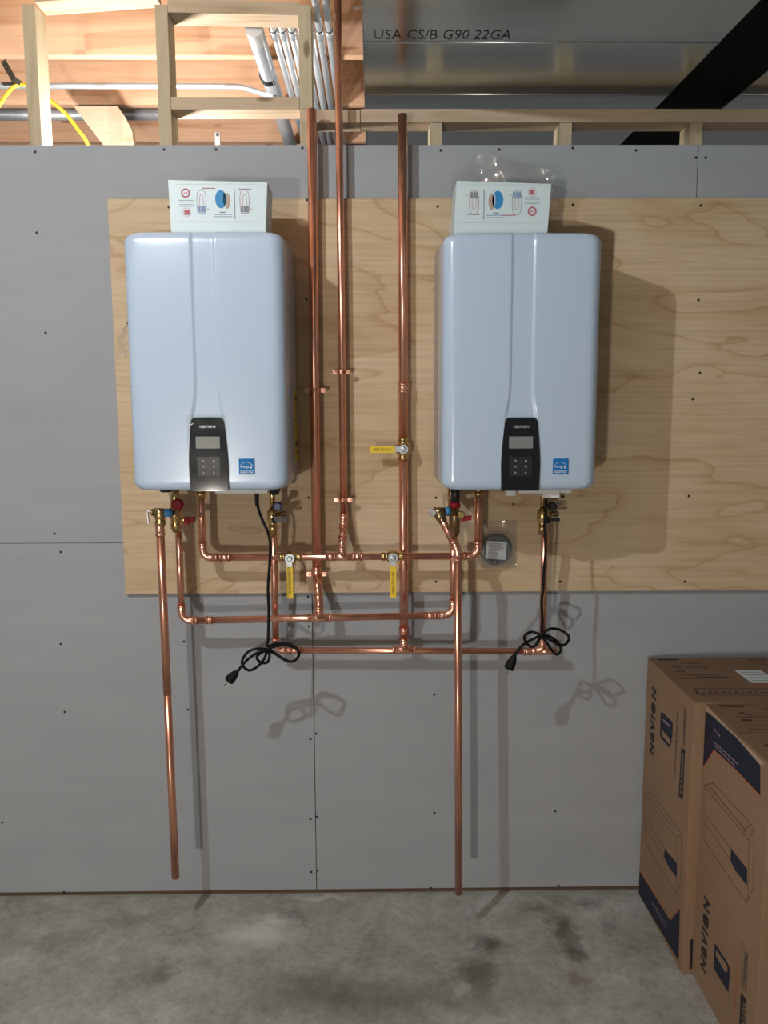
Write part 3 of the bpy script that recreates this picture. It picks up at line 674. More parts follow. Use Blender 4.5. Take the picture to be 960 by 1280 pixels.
# ------------------------------------------------------------------ service valves under the heaters
def at(px, py, d): return P(px, py, d)
def nut(root, p, ax, r, ln, m='brass', name='hex_nut'): return MB().revolve(Vector(p), ax, [(0, r*.94), (.0015, r), (ln-.0015, r), (ln, r*.94)], 6).build(name, m, root)
def cyl(root, a, b, r, m, name, seg=16): return MB().tube([a, b], r, seg).build(name, m, root)
def hot_valve_left():
    d = .16; base = at(223, 640, d)
    t = thing('isolation_valve', base, 'brass isolation valve with two red grips under the left heater, beside its discharge pipe', 'valve')
    x = H0.x
    V = lambda py, dd=d: Vector((x, -dd, P(223, py, dd).z))
    cyl(t, Vector((x, -.135, Z1H-.0005)), V(633), .0125, 'brass', 'inlet_nipple')
    b = MB().revolve(V(630), (0, .15, -1), [(0, .012), (.010, .014), (.014, .017), (.040, .018), (.052, .016), (.056, .0165), (.060, .0165), (.062, .0175), (.078, .0175), (.080, .0135), (.086, .0135)], 18)
    b.build('valve_body', 'brass', t)
    q = at(223, 630, .185); k = MB().revolve(q, (0, -1, 0), [(0, .008), (.006, .018), (.012, .0185), (.020, .017), (.022, .012)], 10); k.build('grip', 'red', t)
    cyl(t, V(630), q, .007, 'brass', 'valve_stem')
    cyl(t, V(648), at(232, 650, .19), .006, 'brass', 'valve_stem')
    k = MB(); k.obox(at(237, 650, .19), (.016, -.002, .001), (0, .006, 0), (0, 0, .0085)); k.obox(at(233, 651, .192), (.006, 0, -.002), (0, .008, 0), (0, 0, .010)); k.build('lever', 'red', t)
    # pressure relief branch
    cyl(t, V(641), at(214, 641, .19), .009, 'brass_dark', 'relief_branch')
    cyl(t, at(214.5, 641, .19), at(204.5, 641, .20), .0125, 'blue', 'blue_sleeve', 18)
    e = at(200, 641, .20); k = MB().tube([at(205, 641, .20), at(192, 640, .20)], .013, 16)
    k.revolve(e+Z3*.013, (0, 0, -1), [(0, .010), (.006, .016), (.026, .017), (.030, .0145), (.036, .0145), (.037, .0165), (.050, .0165)], 16)
    k.build('relief_valve_body', 'brass', t)
    cyl(t, at(192, 640, .20), at(189, 641, .20), .010, 'brass_dark', 'relief_valve_cap')
    k = MB(); k.obox(at(186, 638.5, .205), (.006, 0, .001), (0, .0045, 0), (0, 0, .0025)); k.obox(at(185, 647, .205), (.0022, 0, 0), (0, .0045, 0), (-.002, 0, .019)); k.build('relief_lever', 'steel_grey', t)
    return t
hot_valve_left()
def cold_valve(px, base_py, zb, side, grip, label, topx, d=.14):
    x = P(px, 650, d).x
    t = thing('isolation_valve', Vector((x, -d, P(px, 650, d).z)), label, 'valve')
    V = lambda py, dd=d: Vector((x, -dd, P(px, py, dd).z))
    cyl(t, Vector((x, -d, zb-.0005)), V(636), .0085, 'brass', 'inlet_nipple')
    k = MB().revolve(V(636), (0, 0, -1), [(0, .010), (.004, .014), (.010, .0175), (.034, .0175), (.042, .013), (.050, .012), (.051, .0145), (.066, .0145), (.068, .0125), (.080, .0125)], 16); k.build('valve_body', 'brass', t)
    q = V(648)+Vector((side*.010, -.026, 0)); cyl(t, V(648), q, .0075, 'brass_dark', 'valve_stem')
    k = MB(); k.obox(q+Vector((side*.016, -.004, 0)), (.020, 0, 0), (0, .005, 0), (0, 0, .0045)); k.revolve(q, (0, -1, 0), [(0, .011), (.008, .011)], 12); k.build('lever', 'black', t)
    g_ = V(632)+Vector((side*.020, -.03, .003)); cyl(t, V(640), g_, .007, 'brass_dark', 'drain_stem')
    MB().revolve(g_, (0, -1, 0), [(0, .010), (.004, .014), (.016, .014), (.018, .010)], 12).build('drain_cap', grip, t)
    u = V(641)+Vector((side*.036, -.02, 0))
    k = MB().tube([V(642)+Vector((side*.02, -.01, 0)), u], .008, 12); k.build('drain_branch', 'brass_dark', t)
    MB().tube([u+Vector((.0075*math.cos(a), -.006, .0065*math.sin(a))) for a in [2*math.pi*i/14 for i in range(15)]], .002, 8, False).build('cap_strap', 'black', t)
    if topx:
        tp_ = P(topx, 620, .18); MB().revolve(Vector((tp_.x, -.18, zb-.0005)), (0, 0, -1), [(0, .019), (.016, .019), (.030, .014), (.032, .010)], 14).build('filter_cap', 'black', t)
cold_valve(341, 650, Z1H, 1, 'navy_cap', 'brass isolation valve with a dark blue cap under the left heater, beside its power cord', 343)
cold_valve(678, 650, Z2H, 1, 'black', 'brass isolation valve with black lever behind the cord of the right heater', 688)
cp_ = P(208, 620, .24); MB().revolve(Vector((cp_.x, -.24, Z1H+.012)), (0, 0, -1), [(0, .013), (.008, .013), (.009, .018), (.026, .018), (.028, .014)], 14).build('condensate_cap', 'black', h1)
def hot_valve_right():
    d = .16; x = H3.x; base = at(567, 645, d)
    t = thing('isolation_valve', base, 'dark brass isolation valve cluster with grey lever and teal sleeve under the right heater', 'valve')
    V = lambda py, dd=d: Vector((x, -dd, P(566, py, dd).z))
    cyl(t, Vector((x-.01, -.15, Z2H-.0005)), V(636)-X3*.008, .0125, 'brass', 'inlet_nipple')
    cyl(t, Vector((at(569, 616, .21).x, -.21, Z2H-.0005)), at(569, 628, .21), .0135, 'black', 'filter_cap')
    MB().revolve(at(569, 628, .21), (0, 0, -1), [(0, .014), (.003, .016), (.015, .016), (.018, .011)], 12).build('grip', 'red', t)
    MB().revolve(V(636), (0, .15, -1), [(0, .012), (.010, .016), (.040, .018), (.052, .016), (.056, .0165), (.078, .0165), (.080, .0135), (.086, .0135)], 18).build('valve_body', 'brass_dark', t)
    cyl(t, V(645), at(579, 646, .19), .008, 'brass', 'drain_branch')
    k = MB().revolve(at(576, 643, .19), (0, -1, 0), [(0, .009), (.01, .012), (.014, .009)], 12); k.build('drain_cap', 'brass', t)
    k = MB(); k.obox(at(583, 648, .195), (.015, -.002, .003), (0, .006, 0), (0, 0, .0065)); k.build('lever', 'red', t)
    cyl(t, V(641), at(560, 640, .19), .012, 'brass_dark', 'relief_branch')
    cyl(t, at(562, 638.5, .20), at(554, 639.5, .205), .0125, 'blue', 'blue_sleeve')
    k = MB().tube([at(556, 640, .205), at(542, 639.5, .21)], .0135, 16)
    a = at(547, 640, .212); b = at(554, 652, .216); ax = (b-a).normalized(); k.revolve(a, ax, [(0, .012), (.008, .0155), (.022, .016), (.024, .0135), (.034, .0135)], 14)
    k.build('relief_valve_body', 'brass_dark', t)
    k = MB(); k.revolve(at(541, 640.5, .215), (0, -1, 0), [(0, .010), (.006, .0115), (.009, .009)], 16); k.obox(at(537, 648, .217), (.0028, 0, 0), (0, .0025, 0), (-.001, 0, .018)); k.obox(at(539, 636.5, .217), (.008, 0, 0), (0, .003, 0), (0, 0, .003)); k.build('relief_lever', 'steel_grey', t)
hot_valve_right()

# ------------------------------------------------------------------ cartons lying on top of the heaters
def flat(parent, pts, n, m, name='print', th=.0004):
    return MB().prism([Vector(p) for p in pts], Vector(n)*th).build(name, m, parent)
def manual_box(tl, tr, br_, bl_, depth, back, zfloor, label, mirror):
    d = depth
    a, b, c, e = P(*bl_, d), P(*br_, d), P(*tr, d), P(*tl, d); a.z = zfloor+.002; b.z = zfloor+.002
    t = thing('accessory_carton', Vector(((a.x+b.x)/2, -d+back/2, zfloor)), label, 'box', 'printed cartons on the heaters')
    k = MB().prism([a, b, c, e], (0, back, 0)); k.build('carton_shell', 'manual', t)
    o = (a+e)/2*0; y = -d-.0003; ax = (b-a); w = ax.length; u = (b-a).normalized(); v = (e-a); hgt = v.length; v = v.normalized(); v = (v-u*v.dot(u)).normalized()
    vis0 = .20   # part of the front hidden by the heater's top edge
    def Q(s, tt): return a+u*(s*w)+v*((vis0+tt*(1-vis0))*hgt)-Y3*.0003
    ay = (1-vis0)*hgt; S = lambda s: 1-s if mirror else s
    def blob(s, tt, rs, m, name, n=18, ry=None, hole=None):
        c0 = Q(S(s), tt); ry = ry or rs
        if hole:
            k = MB()
            for i in range(n):
                a0, a1 = 2*math.pi*i/n, 2*math.pi*(i+1)/n; f = lambda an, r1, r2: c0+u*math.cos(an)*r1+v*math.sin(an)*r2
                k.add([f(a0, rs*hole, ry*hole), f(a0, rs, ry), f(a1, rs, ry), f(a1, rs*hole, ry*hole)], [(0, 1, 2, 3)])
            return k.build(name, m, t)
        return flat(t, [c0+u*math.cos(2*math.pi*i/n)*rs+v*math.sin(2*math.pi*i/n)*ry for i in range(n)], (0, -1, 0), m, name)
    def bar(s0, s1, t0, t1, m, name='print'):
        s0, s1 = sorted((S(s0), S(s1))); return flat(t, [Q(s0, t0), Q(s1, t0), Q(s1, t1), Q(s0, t1)], (0, -1, 0), m, name)
    def f2(tt): return tt if not mirror else 1-tt
    blob(.165, f2(.70), .0125, 'pr_red', 'seal_print', hole=.66); blob(.165, f2(.70), .006, 'pr_pink', 'seal_print', ry=.003)
    blob(.17, f2(.26), .012, 'pr_pink', 'seal_print', hole=.86); bar(.145, .20, f2(.26)-.06, f2(.26)+.05, 'pr_red', 'seal_print')
    for k_, (tt) in enumerate((.53, .49, .43, .39)): bar(.09, .245, f2(tt), f2(tt)+.012, 'pr_slate' if k_ > 1 else 'pr_grey', 'small_print')
    def figure(s, blue):
        n = 14; pts = []
        c0 = Q(S(s), .5); W_, H_ = .0125, .034*1.25
        outl = [(-1, -.35), (-1, .45), (-.75, .8), (-.35, 1), (.35, 1), (.75, .8), (1, .45), (1, -.35), (.8, -.95), (-.8, -.95)]
        if mirror: outl = [(x, -z) for x, z in outl]
        k = MB()
        for i in range(len(outl)):
            p = c0+u*outl[i][0]*W_+v*outl[i][1]*H_*.75; q = c0+u*outl[(i+1) % 10][0]*W_+v*outl[(i+1) % 10][1]*H_*.75
            dr_ = (q-p).normalized()*.0006; nn = dr_.cross(Y3)
            k.obox((p+q)/2-Y3*.0001, (q-p)/2, nn, Y3*.0002)
        k.build('diagram_print', 'pr_grey' if blue else 'pr_red', t)
        lo, hi = (-.9, -.35) if not mirror else (.35, .9)
        for i_, xx in enumerate((-.55, 0.05, .6)):
            p = c0+u*xx*W_; flat(t, [p+u*(-.0032)+v*lo*H_*.72, p+u*.0032+v*lo*H_*.72, p+u*.0032+v*hi*H_*.72, p-u*.0032+v*hi*H_*.72], (0, -1, 0), 'pr_slate' if blue else 'pr_grey', 'diagram_print')
        k = MB(); hz = 1 if not mirror else -1
        pp = [c0+u*math.cos(a_)*W_*.42+v*(.15+math.sin(a_)*.42)*hz*H_*.8 for a_ in [math.pi*i/8 for i in range(9)]]
        pp = [pp[0]-v*hz*H_*.5]+pp+[pp[-1]-v*hz*H_*.5]
        for i in range(len(pp)-1):
            p, q = pp[i], pp[i+1]; nn = (q-p).normalized().cross(Y3)*.0009; k.obox((p+q)/2-Y3*.0001, (q-p)/2, nn, Y3*.0002)
        k.build('diagram_print', 'pr_pink', t)
        sg = 1 if not mirror else -1
        flat(t, [c0+u*W_*1.15*sg+v*(-.45*hz)*H_+v*z_ for z_ in (-.0012, .0012)]+[c0+u*W_*1.9*sg+v*(-.45*hz)*H_], (0, -1, 0), 'pr_tan', 'arrow_print')
    figure(.33, True); figure(.785, False)
    blob(.535, .56, .0155, 'pr_blue', 'round_diagram_print', ry=.024); blob(.60 if not mirror else .60, .52, .0085, 'pr_tan', 'round_diagram_print', ry=.021)
    blob(.575, .56, .0045, 'paper', 'round_diagram_print', ry=.018)
    bar(.34, .48, f2(.80), f2(.80)+.02, 'pr_red', 'heading_print'); bar(.72, .86, f2(.78), f2(.78)+.02, 'pr_grey', 'heading_print')
    bar(.676, .684, .10, .80, 'pr_grey', 'divider_print'); bar(.46, .65, .15, .165, 'pr_slate', 'small_print'); bar(.46, .65, .20, .215, 'pr_slate', 'small_print'); bar(.52, .58, .245, .27, 'pr_grey', 'small_print')
    for tt in (.04, .90): bar(.06, .94, tt, tt+.008, 'manual_side', 'border_print')
    return t
manual_box((210, 225), (334, 228), (332, 288), (214, 288), .30, .12, Z1H+.696, 'white printed carton lying on top of the left heater, red seals at its left end', False)
manual_box((571, 226), (689, 230), (684, 290), (567, 290), .30, .12, Z2H+.696, 'white printed carton lying tilted on the right heater, red seals at its right end', True)

# clear plastic bags
def film_sheet(name, outline_fn, nx, nz, label, cat='bag'):
    V = [outline_fn(i/nx, j/nz, i, j) for j in range(nz+1) for i in range(nx+1)]
    k = MB().add(V, [(j*(nx+1)+i, j*(nx+1)+i+1, (j+1)*(nx+1)+i+1, (j+1)*(nx+1)+i) for j in range(nz) for i in range(nx)], True)
    o = k.build(name, 'clear')
    if label: tag(o, label, cat)
    return o
def bag_behind(s, t, i, j):
    top = [(.0, 216), (.12, 205), (.28, 192), (.45, 196), (.62, 203), (.8, 208), (1, 214)]
    for (s0, y0), (s1, y1) in zip(top, top[1:]):
        if s0 <= s <= s1: yt = y0+(y1-y0)*(s-s0)/(s1-s0); break
    px = 566-6*(1-t)+s*128; py = 300+(yt-300)*t
    dd = .15+.014*math.sin(i*.42+j*.3)+.006*math.sin(j*.8-i*.35)
    p = P(px, py, dd); p.z = max(p.z, Z2H+.694); return p
film_sheet('plastic_bag', bag_behind, 22, 12, 'crumpled clear plastic bag bunched behind the carton on the right heater')
def bag_side(s, t, i, j):
    px = 158-(12*s)*(1-t)**.5-1; py = 447-t*42+3*math.sin(i*2)
    return P(px+2, py, .10+.03*s+.008*math.sin(j*2.2+i))+X3*.004
o = MB(); film_sheet('plastic_bag', lambda s, t, i, j: Vector((C1-.2185-.034*s*(1-t)**.6-.002*math.sin(j*3), -.33+.06*s*math.sin(j)*.3+.01*math.sin(j*2.2+i), P(155, 447, .33).z+t*.088)), 8, 8, 'small clear plastic bag stuck out at the left flank of the left heater')

# coiled cable in a bag
cb = P(620, 687, .03)
bag = thing('bagged_cable_coil', Vector((cb.x, -.019, cb.z)), 'dark coiled cable with white label card in a clear bag below the right heater', 'cable')
k = MB()
for r_, y_ in ((.044, -.030), (.049, -.024), (.0385, -.029), (.046, -.036), (.041, -.037), (.034, -.026)):
    k.tube([(cb.x+r_*math.cos(a)+.001*math.sin(3*a+r_*900), y_, cb.z+r_*.98*math.sin(a)+.001*math.cos(5*a)) for a in [2*math.pi*i/40 for i in range(41)]], .0036, 8, False)
k.build('cable_coil', 'coil', bag)
MB().revolve((cb.x, -.0215, cb.z), (0, -1, 0), [(0, .036), (.002, .036)], 24).build('coil_backing', 'coil', bag)
th_ = math.radians(-4); cu, sv = Vector((math.cos(th_), 0, math.sin(th_))), Vector((-math.sin(th_), 0, math.cos(th_)))
lc = Vector((cb.x-.001, -.0425, cb.z)); lb = MB().obox(lc, cu*.032, sv*.029, Y3*.0008).build('label_card', 'paper', bag)
k = MB()
for i, (x0, x1) in enumerate(((-.02, .028), (-.026, .01), (-.026, .026), (-.02, .02), (-.026, -.004), (-.026, .006), (-.026, .01), (-.02, .027))):
    z_ = .022-i*.006; k.obox(lc+cu*((x0+x1)/2)+sv*z_-Y3*.001, cu*((x1-x0)/2), sv*.0007, Y3*.0002)
k.build('small_print', 'pr_grey', lb)
MB().tube([(cb.x-.004, -.040, cb.z-.032), (cb.x-.005, -.040, cb.z-.044)], .003, 8).build('cable_end', 'chrome', bag)
V = []; nx, nz = 20, 24
for j in range(nz+1):
    for i in range(nx+1):
        s, t = i/nx, j/nz; x = cb.x-.058+.125*s; z = cb.z-.062+.155*t; r_ = math.hypot(x-cb.x, z-cb.z)
        y_ = -.0215-.026*max(0, min(1, (.068-r_)/.02)) - .004*abs(math.sin(i*1.9+j*.8))*(1 if r_ > .05 else .3)-.010*max(0, 1-abs(s-.72)/.12)*max(0, t-.55)
        V.append((x, y_, z))
MB().add(V, [(j*(nx+1)+i, j*(nx+1)+i+1, (j+1)*(nx+1)+i+1, (j+1)*(nx+1)+i) for j in range(nz) for i in range(nx)], True).build('clear_bag', 'clear', bag)

# ------------------------------------------------------------------ big heater cartons on the floor
def big_box(x0, x1, y0, y1, h, label):
    """y0 = room side, y1 = wall side"""
    t = thing('shipping_carton', Vector(((x0+x1)/2, (y0+y1)/2, 0)), label, 'box', 'cardboard shipping cartons')
    MB().box((x0, y0, 0.0005), (x1, y1, h-.004), .003).build('carton_shell', 'card', t)
    ym = (y0+y1)/2
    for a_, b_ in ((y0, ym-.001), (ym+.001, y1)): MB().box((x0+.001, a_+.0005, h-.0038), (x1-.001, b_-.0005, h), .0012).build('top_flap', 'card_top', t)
    return t
def clampy(p, x):
    if x > .86 and p.y > -.4325: p.y = -.4325
    return p
def poly_x(parent, pts, x, m, name): return flat(parent, [clampy(PX(px, py, x), x) for px, py in pts], (-1, 0, 0), m, name)
def line_x(parent, pts, x, w, m, name):
    k = MB(); q = [clampy(PX(px, py, x), x) for px, py in pts]
    for a_, b_ in zip(q, q[1:]):
        dv = (b_-a_); n_ = dv.normalized().cross(X3)*w; k.obox((a_+b_)/2, dv/2, n_, X3*.0003)
    return k.build(name, m, parent)
def text_x(parent, body, bot, top, x, h, m, name, bold=0, mark=False, slant=0.0):
    a_, b_ = PX(*bot, x), PX(*top, x); u = Z3; L_ = (b_.z-a_.z); org = Vector((x, a_.y-h/2, a_.z))
    mb = wordmark(org, Z3, Y3, L_, h, bold) if mark else text_mesh(body, L_, h, org, Z3, Y3, .0005, bold)
    return mb.build(name, m, parent)
BX1, BX2 = .8465, .877
bx1 = big_box(BX1, BX1+.56, -.424, -.020, .834, 'cardboard shipping carton against the wall, printed heater above its navy bottom band')
text_x(bx1, '', (814.5, 942), (814.5, 856), BX1, .043, 'ink_box', 'wordmark_print', .045, True)
poly_x(bx1, [(826, 890), (828.5, 890.5), (840, 902), (841, 905), (840.5, 920), (838, 934), (836, 934), (826, 922), (825, 918)], BX1, 'navy', 'badge_print')
poly_x(bx1, [(828, 913), (838, 924), (837.5, 931), (828, 920)], BX1-.0006, 'card', 'badge_print')
poly_x(bx1, [(829, 898.5), (837, 906), (837, 909), (829, 902)], BX1-.0006, 'ink_lilac', 'badge_print')
text_x(bx1, 'Premium Condensing Water Heater', (843.5, 974), (843.5, 884), BX1, .018, 'ink_box', 'script_print', .01)
text_x(bx1, 'CONDENSING', (854.5, 931), (854.5, 886), BX1, .016, 'ink_box', 'lettering_print', .01)
line_x(bx1, [(852.5, 881), (856.8, 884), (855.5, 936)], BX1, .0008, 'ink_brown', 'lettering_frame')
poly_x(bx1, [(851.6, 934), (856.3, 938), (853.5, 1001), (848.4, 995)], BX1, 'ink_box', 'lettering_panel')
text_x(bx1, 'TANKLESS', (851.2, 994), (853.8, 941), BX1-.0007, .016, 'card', 'panel_lettering', .02)
line_x(bx1, [(806, 994), (808, 992), (815, 992), (847.5, 1035), (851.7, 1042), (851, 1103), (846, 1118), (806.7, 1053), (806, 994)], BX1, .0011, 'ink_brown', 'heater_drawing')
line_x(bx1, [(806, 994), (846, 1048), (851.7, 1042)], BX1, .0010, 'ink_brown', 'heater_drawing'); line_x(bx1, [(846, 1048), (846, 1118)], BX1, .0010, 'ink_brown', 'heater_drawing')
line_x(bx1, [(812, 996), (844, 1038)], BX1, .0012, 'ink_brown', 'heater_drawing'); line_x(bx1, [(806, 1022), (831, 1061)], BX1, .0010, 'ink_brown', 'heater_drawing'); line_x(bx1, [(806, 1032), (830, 1071)], BX1, .0010, 'ink_brown', 'heater_drawing')
poly_x(bx1, [(831, 1061), (846, 1079), (846, 1097), (836, 1084), (830, 1071)], BX1, 'navy', 'heater_drawing_panel')
poly_x(bx1, [(799.6, 1089), (838, 1151), (849.8, 1136), (848.3, 1201), (798.6, 1117.5)], BX1, 'navy', 'navy_band')
line_x(bx1, [(799.6, 1088), (838, 1150), (849.8, 1135)], BX1-.0003, .0014, 'ink_orange', 'orange_line')
line_x(bx1, [(816, 1128), (834, 1158)], BX1-.0008, .0010, 'ink_lilac', 'band_print'); line_x(bx1, [(814, 1128), (832, 1160)], BX1-.0008, .0010, 'ink_lilac', 'band_print')
def bar_z(parent, p0, p1, z, w, m, name='top_print'):
    a_, b_ = PZ(*p0, z), PZ(*p1, z); dv = b_-a_; k = MB().obox((a_+b_)/2+Z3*.0003, dv/2, dv.normalized().cross(Z3)*w, Z3*.0003); return k.build(name, m, parent)
ZT = .834
bar_z(bx1, (823, 824.5), (848, 824.8), ZT, .006, 'ink_box'); bar_z(bx1, (874, 847), (911, 847.2), ZT, .006, 'ink_box'); bar_z(bx1, (935, 825), (958, 825), ZT, .004, 'ink_brown')
for p0, p1, w_ in (((840, 833), (852, 834), .006), ((858, 834), (884, 834.5), .004), ((845, 839), (856, 839.3), .006), ((850, 843.5), (900, 844), .0025), ((850, 847.5), (872, 847.7), .005), ((850, 829), (876, 829.3), .003), ((945, 830), (966, 830), .002)):
    bar_z(bx1, p0, p1, ZT, w_, 'ink_brown')
bar_z(bx1, (866, 860.3), (962, 860.6), ZT, .0016, 'ink_brown'); bar_z(bx1, (875, 869), (966, 869.5), ZT, .0016, 'ink_brown'); bar_z(bx1, (868, 861.5), (874, 868.5), ZT, .003, 'ink_box')
for i in range(11):
    x_ = 876+i*8.2; bar_z(bx1, (x_, 862.2+(i % 3)*.6), (x_+6.6, 862.4+(i % 3)*.6), ZT, .0035, 'ink_brown'); bar_z(bx1, (x_+1, 866.4-(i % 2)*.7), (x_+6, 866.6-(i % 2)*.7), ZT, .0040, 'ink_box')
lbl = flat(bx1, [PZ(917.5, 837.6, ZT), PZ(951, 838.2, ZT), PZ(975, 853.8, ZT), PZ(939.5, 853.6, ZT)], (0, 0, 1), 'paper', 'shipping_label', .0008)
for p0, p1 in (((926, 841), (948, 841)), ((931, 844), (957, 844)), ((935, 847.5), (962, 847.6)), ((940, 851), (966, 851))):
    a_, b_ = PZ(*p0, ZT), PZ(*p1, ZT); MB().obox((a_+b_)/2+Z3*.001, (b_-a_)/2, Y3*.002, Z3*.0002).build('label_print', 'pr_grey', lbl)
flat(bx1, [P(862.8, 1174, .4245), P(866.5, 1174, .4245), P(865, 1211, .4245), P(861.5, 1211, .4245)], (0, -1, 0), 'ink_box', 'corner_print')

bx2 = big_box(BX2, BX2+.56, -.822, -.430, .826, 'cardboard shipping carton nearest the camera, navy band along its top edge')
poly_x(bx2, [(881.5, 886), (892, 894), (905, 906), (921, 920), (938, 939), (950.5, 954), (950.5, 994), (921, 963), (892.5, 937), (878.7, 959)], BX2, 'navy', 'navy_band')
line_x(bx2, [(878.7, 960), (892.5, 938), (921, 964), (950.5, 995.5)], BX2-.0003, .0016, 'ink_orange', 'orange_line')
poly_x(bx2, [(881.5, 880.5), (956, 955), (951, 957), (938, 942), (921, 922), (905, 908), (892, 896), (881.5, 888)], BX2-.0006, 'tape', 'packing_tape')
line_x(bx2, [(892, 927), (923, 956)], BX2-.0007, .0018, 'ink_lilac', 'band_print'); line_x(bx2, [(892, 931), (918, 957)], BX2-.0007, .0018, 'ink_lilac', 'band_print')
line_x(bx2, [(896, 916), (900, 920)], BX2-.0007, .0030, 'ink_lilac', 'band_print'); line_x(bx2, [(893, 912), (894.5, 914)], BX2-.0007, .0030, 'ink_lilac', 'band_print')
line_x(bx2, [(880, 982), (891, 979), (938, 1029), (942.5, 1036), (941.7, 1110), (933, 1128), (880, 1050), (880, 982)], BX2, .0011, 'ink_brown', 'heater_drawing')
line_x(bx2, [(880, 982), (936, 1050), (942.5, 1036)], BX2, .0010, 'ink_brown', 'heater_drawing'); line_x(bx2, [(936, 1050), (935, 1124)], BX2, .0010, 'ink_brown', 'heater_drawing')
line_x(bx2, [(888, 984), (932, 1038)], BX2, .0016, 'ink_brown', 'heater_drawing'); line_x(bx2, [(930, 1040), (938, 1030)], BX2, .0010, 'ink_brown', 'heater_drawing')
line_x(bx2, [(880, 1016.5), (914, 1061)], BX2, .0010, 'ink_brown', 'heater_drawing'); line_x(bx2, [(880, 1027), (913, 1075)], BX2, .0010, 'ink_brown', 'heater_drawing')
poly_x(bx2, [(914, 1061), (934, 1086), (934, 1107), (919, 1088), (913, 1075)], BX2, 'navy', 'heater_drawing_panel')
text_x(bx2, '', (879, 1213), (879, 1116), BX2, .043, 'ink_box', 'wordmark_print', .045, True)
poly_x(bx2, [(893.7, 1178.8), (910, 1204), (912, 1210), (912, 1221), (910.6, 1241), (893, 1212), (892, 1204)], BX2, 'navy', 'badge_print')
poly_x(bx2, [(896, 1188), (909, 1207), (909.5, 1214), (907, 1216), (897, 1198), (895, 1193)], BX2-.0006, 'card', 'badge_print')
text_x(bx2, 'Premium Condensing Water Heater', (916.5, 1300), (918, 1177), BX2, .019, 'ink_orange', 'script_print', .01)
text_x(bx2, 'CONDENSING', (930, 1237), (930.5, 1188), BX2, .018, 'ink_box', 'lettering_print', .01)
line_x(bx2, [(927, 1176), (934.5, 1190), (933, 1243)], BX2, .0008, 'ink_brown', 'lettering_frame'); line_x(bx2, [(927, 1176), (926.5, 1236)], BX2, .0008, 'ink_brown', 'lettering_frame')
poly_x(bx2, [(926, 1240.6), (933, 1249), (932, 1310), (923.5, 1300)], BX2, 'ink_box', 'lettering_panel')
text_x(bx2, 'TANKLESS', (928, 1305), (929, 1250), BX2-.0007, .016, 'card', 'panel_lettering', .02)
ZT2 = .826
for p0, p1, w_, m_ in (((900, 882.5), (929, 883), .006, 'ink_box'), ((924, 891), (930, 892), .006, 'ink_box'), ((932, 893), (942, 893.5), .004, 'ink_brown'), ((927, 900), (940, 900.3), .005, 'ink_box'), ((920, 896), (958, 896.5), .002, 'ink_brown'),
                      ((934, 907), (958, 907.3), .002, 'ink_brown'), ((938, 911.5), (958, 911.7), .003, 'ink_brown'), ((952, 886), (965, 886), .003, 'ink_brown'), ((956, 931), (970, 936), .006, 'ink_box')):
    bar_z(bx2, p0, p1, ZT2, w_, m_)

# ------------------------------------------------------------------ ducts, conduits and cable overhead
def duct(x0, x1, y0, y1, z0, z1, seams, label):
    t = thing('sheet_metal_duct', Vector((x0, y0, z0)), label, 'duct', 'sheet metal ducts overhead')
    ys = [y0]+seams+[y1]
    for a_, b_ in zip(ys, ys[1:]): MB().box((x0, a_+.0008, z0), (x1, b_-.0008, z1), .0015).build('duct_section', 'galv', t)
    for s_ in seams: MB().tube([(x0, s_, z0-.0005), (x1, s_, z0-.0005)], .0025, 8).build('seam_ridge', 'galv_edge', t)
    return t
xd = (PZ(455, 100, 2.59).x+PZ(455, 10, 2.59).x)/2; xe = .848; xf = 1.062
s1 = PZ(600, 118, 2.59).y; s2 = PZ(600, 53, 2.59).y
d1 = duct(xd, xe, -3.6, 1.7, 2.59, 2.84, [s2-1.2, s2, s1, s1+1.2], 'wide galvanised duct overhead with inked gauge lettering beside the short copper riser')
MB().box((xd-.003, -3.6, 2.588), (xd-.0005, 1.7, 2.62)).build('edge_flange', 'galv_edge', d1)
ta, tb = PZ(468, 48, 2.5895), PZ(637, 50, 2.5895); th0 = abs(PZ(550, 37.5, 2.5895).y-PZ(550, 49, 2.5895).y)
text_mesh('USA CS/B G90 22GA', tb.x-ta.x, th0, Vector((ta.x, (ta.y+tb.y)/2, 2.5895)), X3, -Y3, .0004, -.012).build('duct_lettering', 'ink_black', d1)
duct(xf, 2.1, -3.6, 1.7, 2.59, 2.84, [s2, s1], 'galvanised duct in the top right corner beyond the black gap strip')
tag(MB().box((xe+.001, -3.6, 2.594), (xf-.001, 1.7, 2.62)).build('duct_gap_shade', 'shade'), 'matt black strip standing for shade in the gap between the two ducts', 'shade')  # added strip: paints the unlit gap between the ducts black
def conduit(px0, px1, z, r, y0, y1, label, group, m='emt', cpl=None):
    a_, b_ = px0, px1
    t = thing('metal_conduit', Vector((a_, y0, z)), label, 'conduit', group)
    MB().tube([(a_, y0, z), (b_, y1, z)], r, 14).build('tube', m, t)
    if cpl is not None:
        f = (cpl-y0)/(y1-y0); x = a_+(b_-a_)*f
        k = MB().tube([(x, cpl-.03, z), (x, cpl+.03, z)], r*1.14, 14); k.tube([(x, cpl-.032, z), (x, cpl-.026, z)], r*1.2, 14); k.build('coupling', m, t)
        MB().tube([(x, cpl-.036, z), (x, cpl-.031, z)], r*1.17, 14).build('coupling_ring', 'black', t)
    return t
zc = 2.845
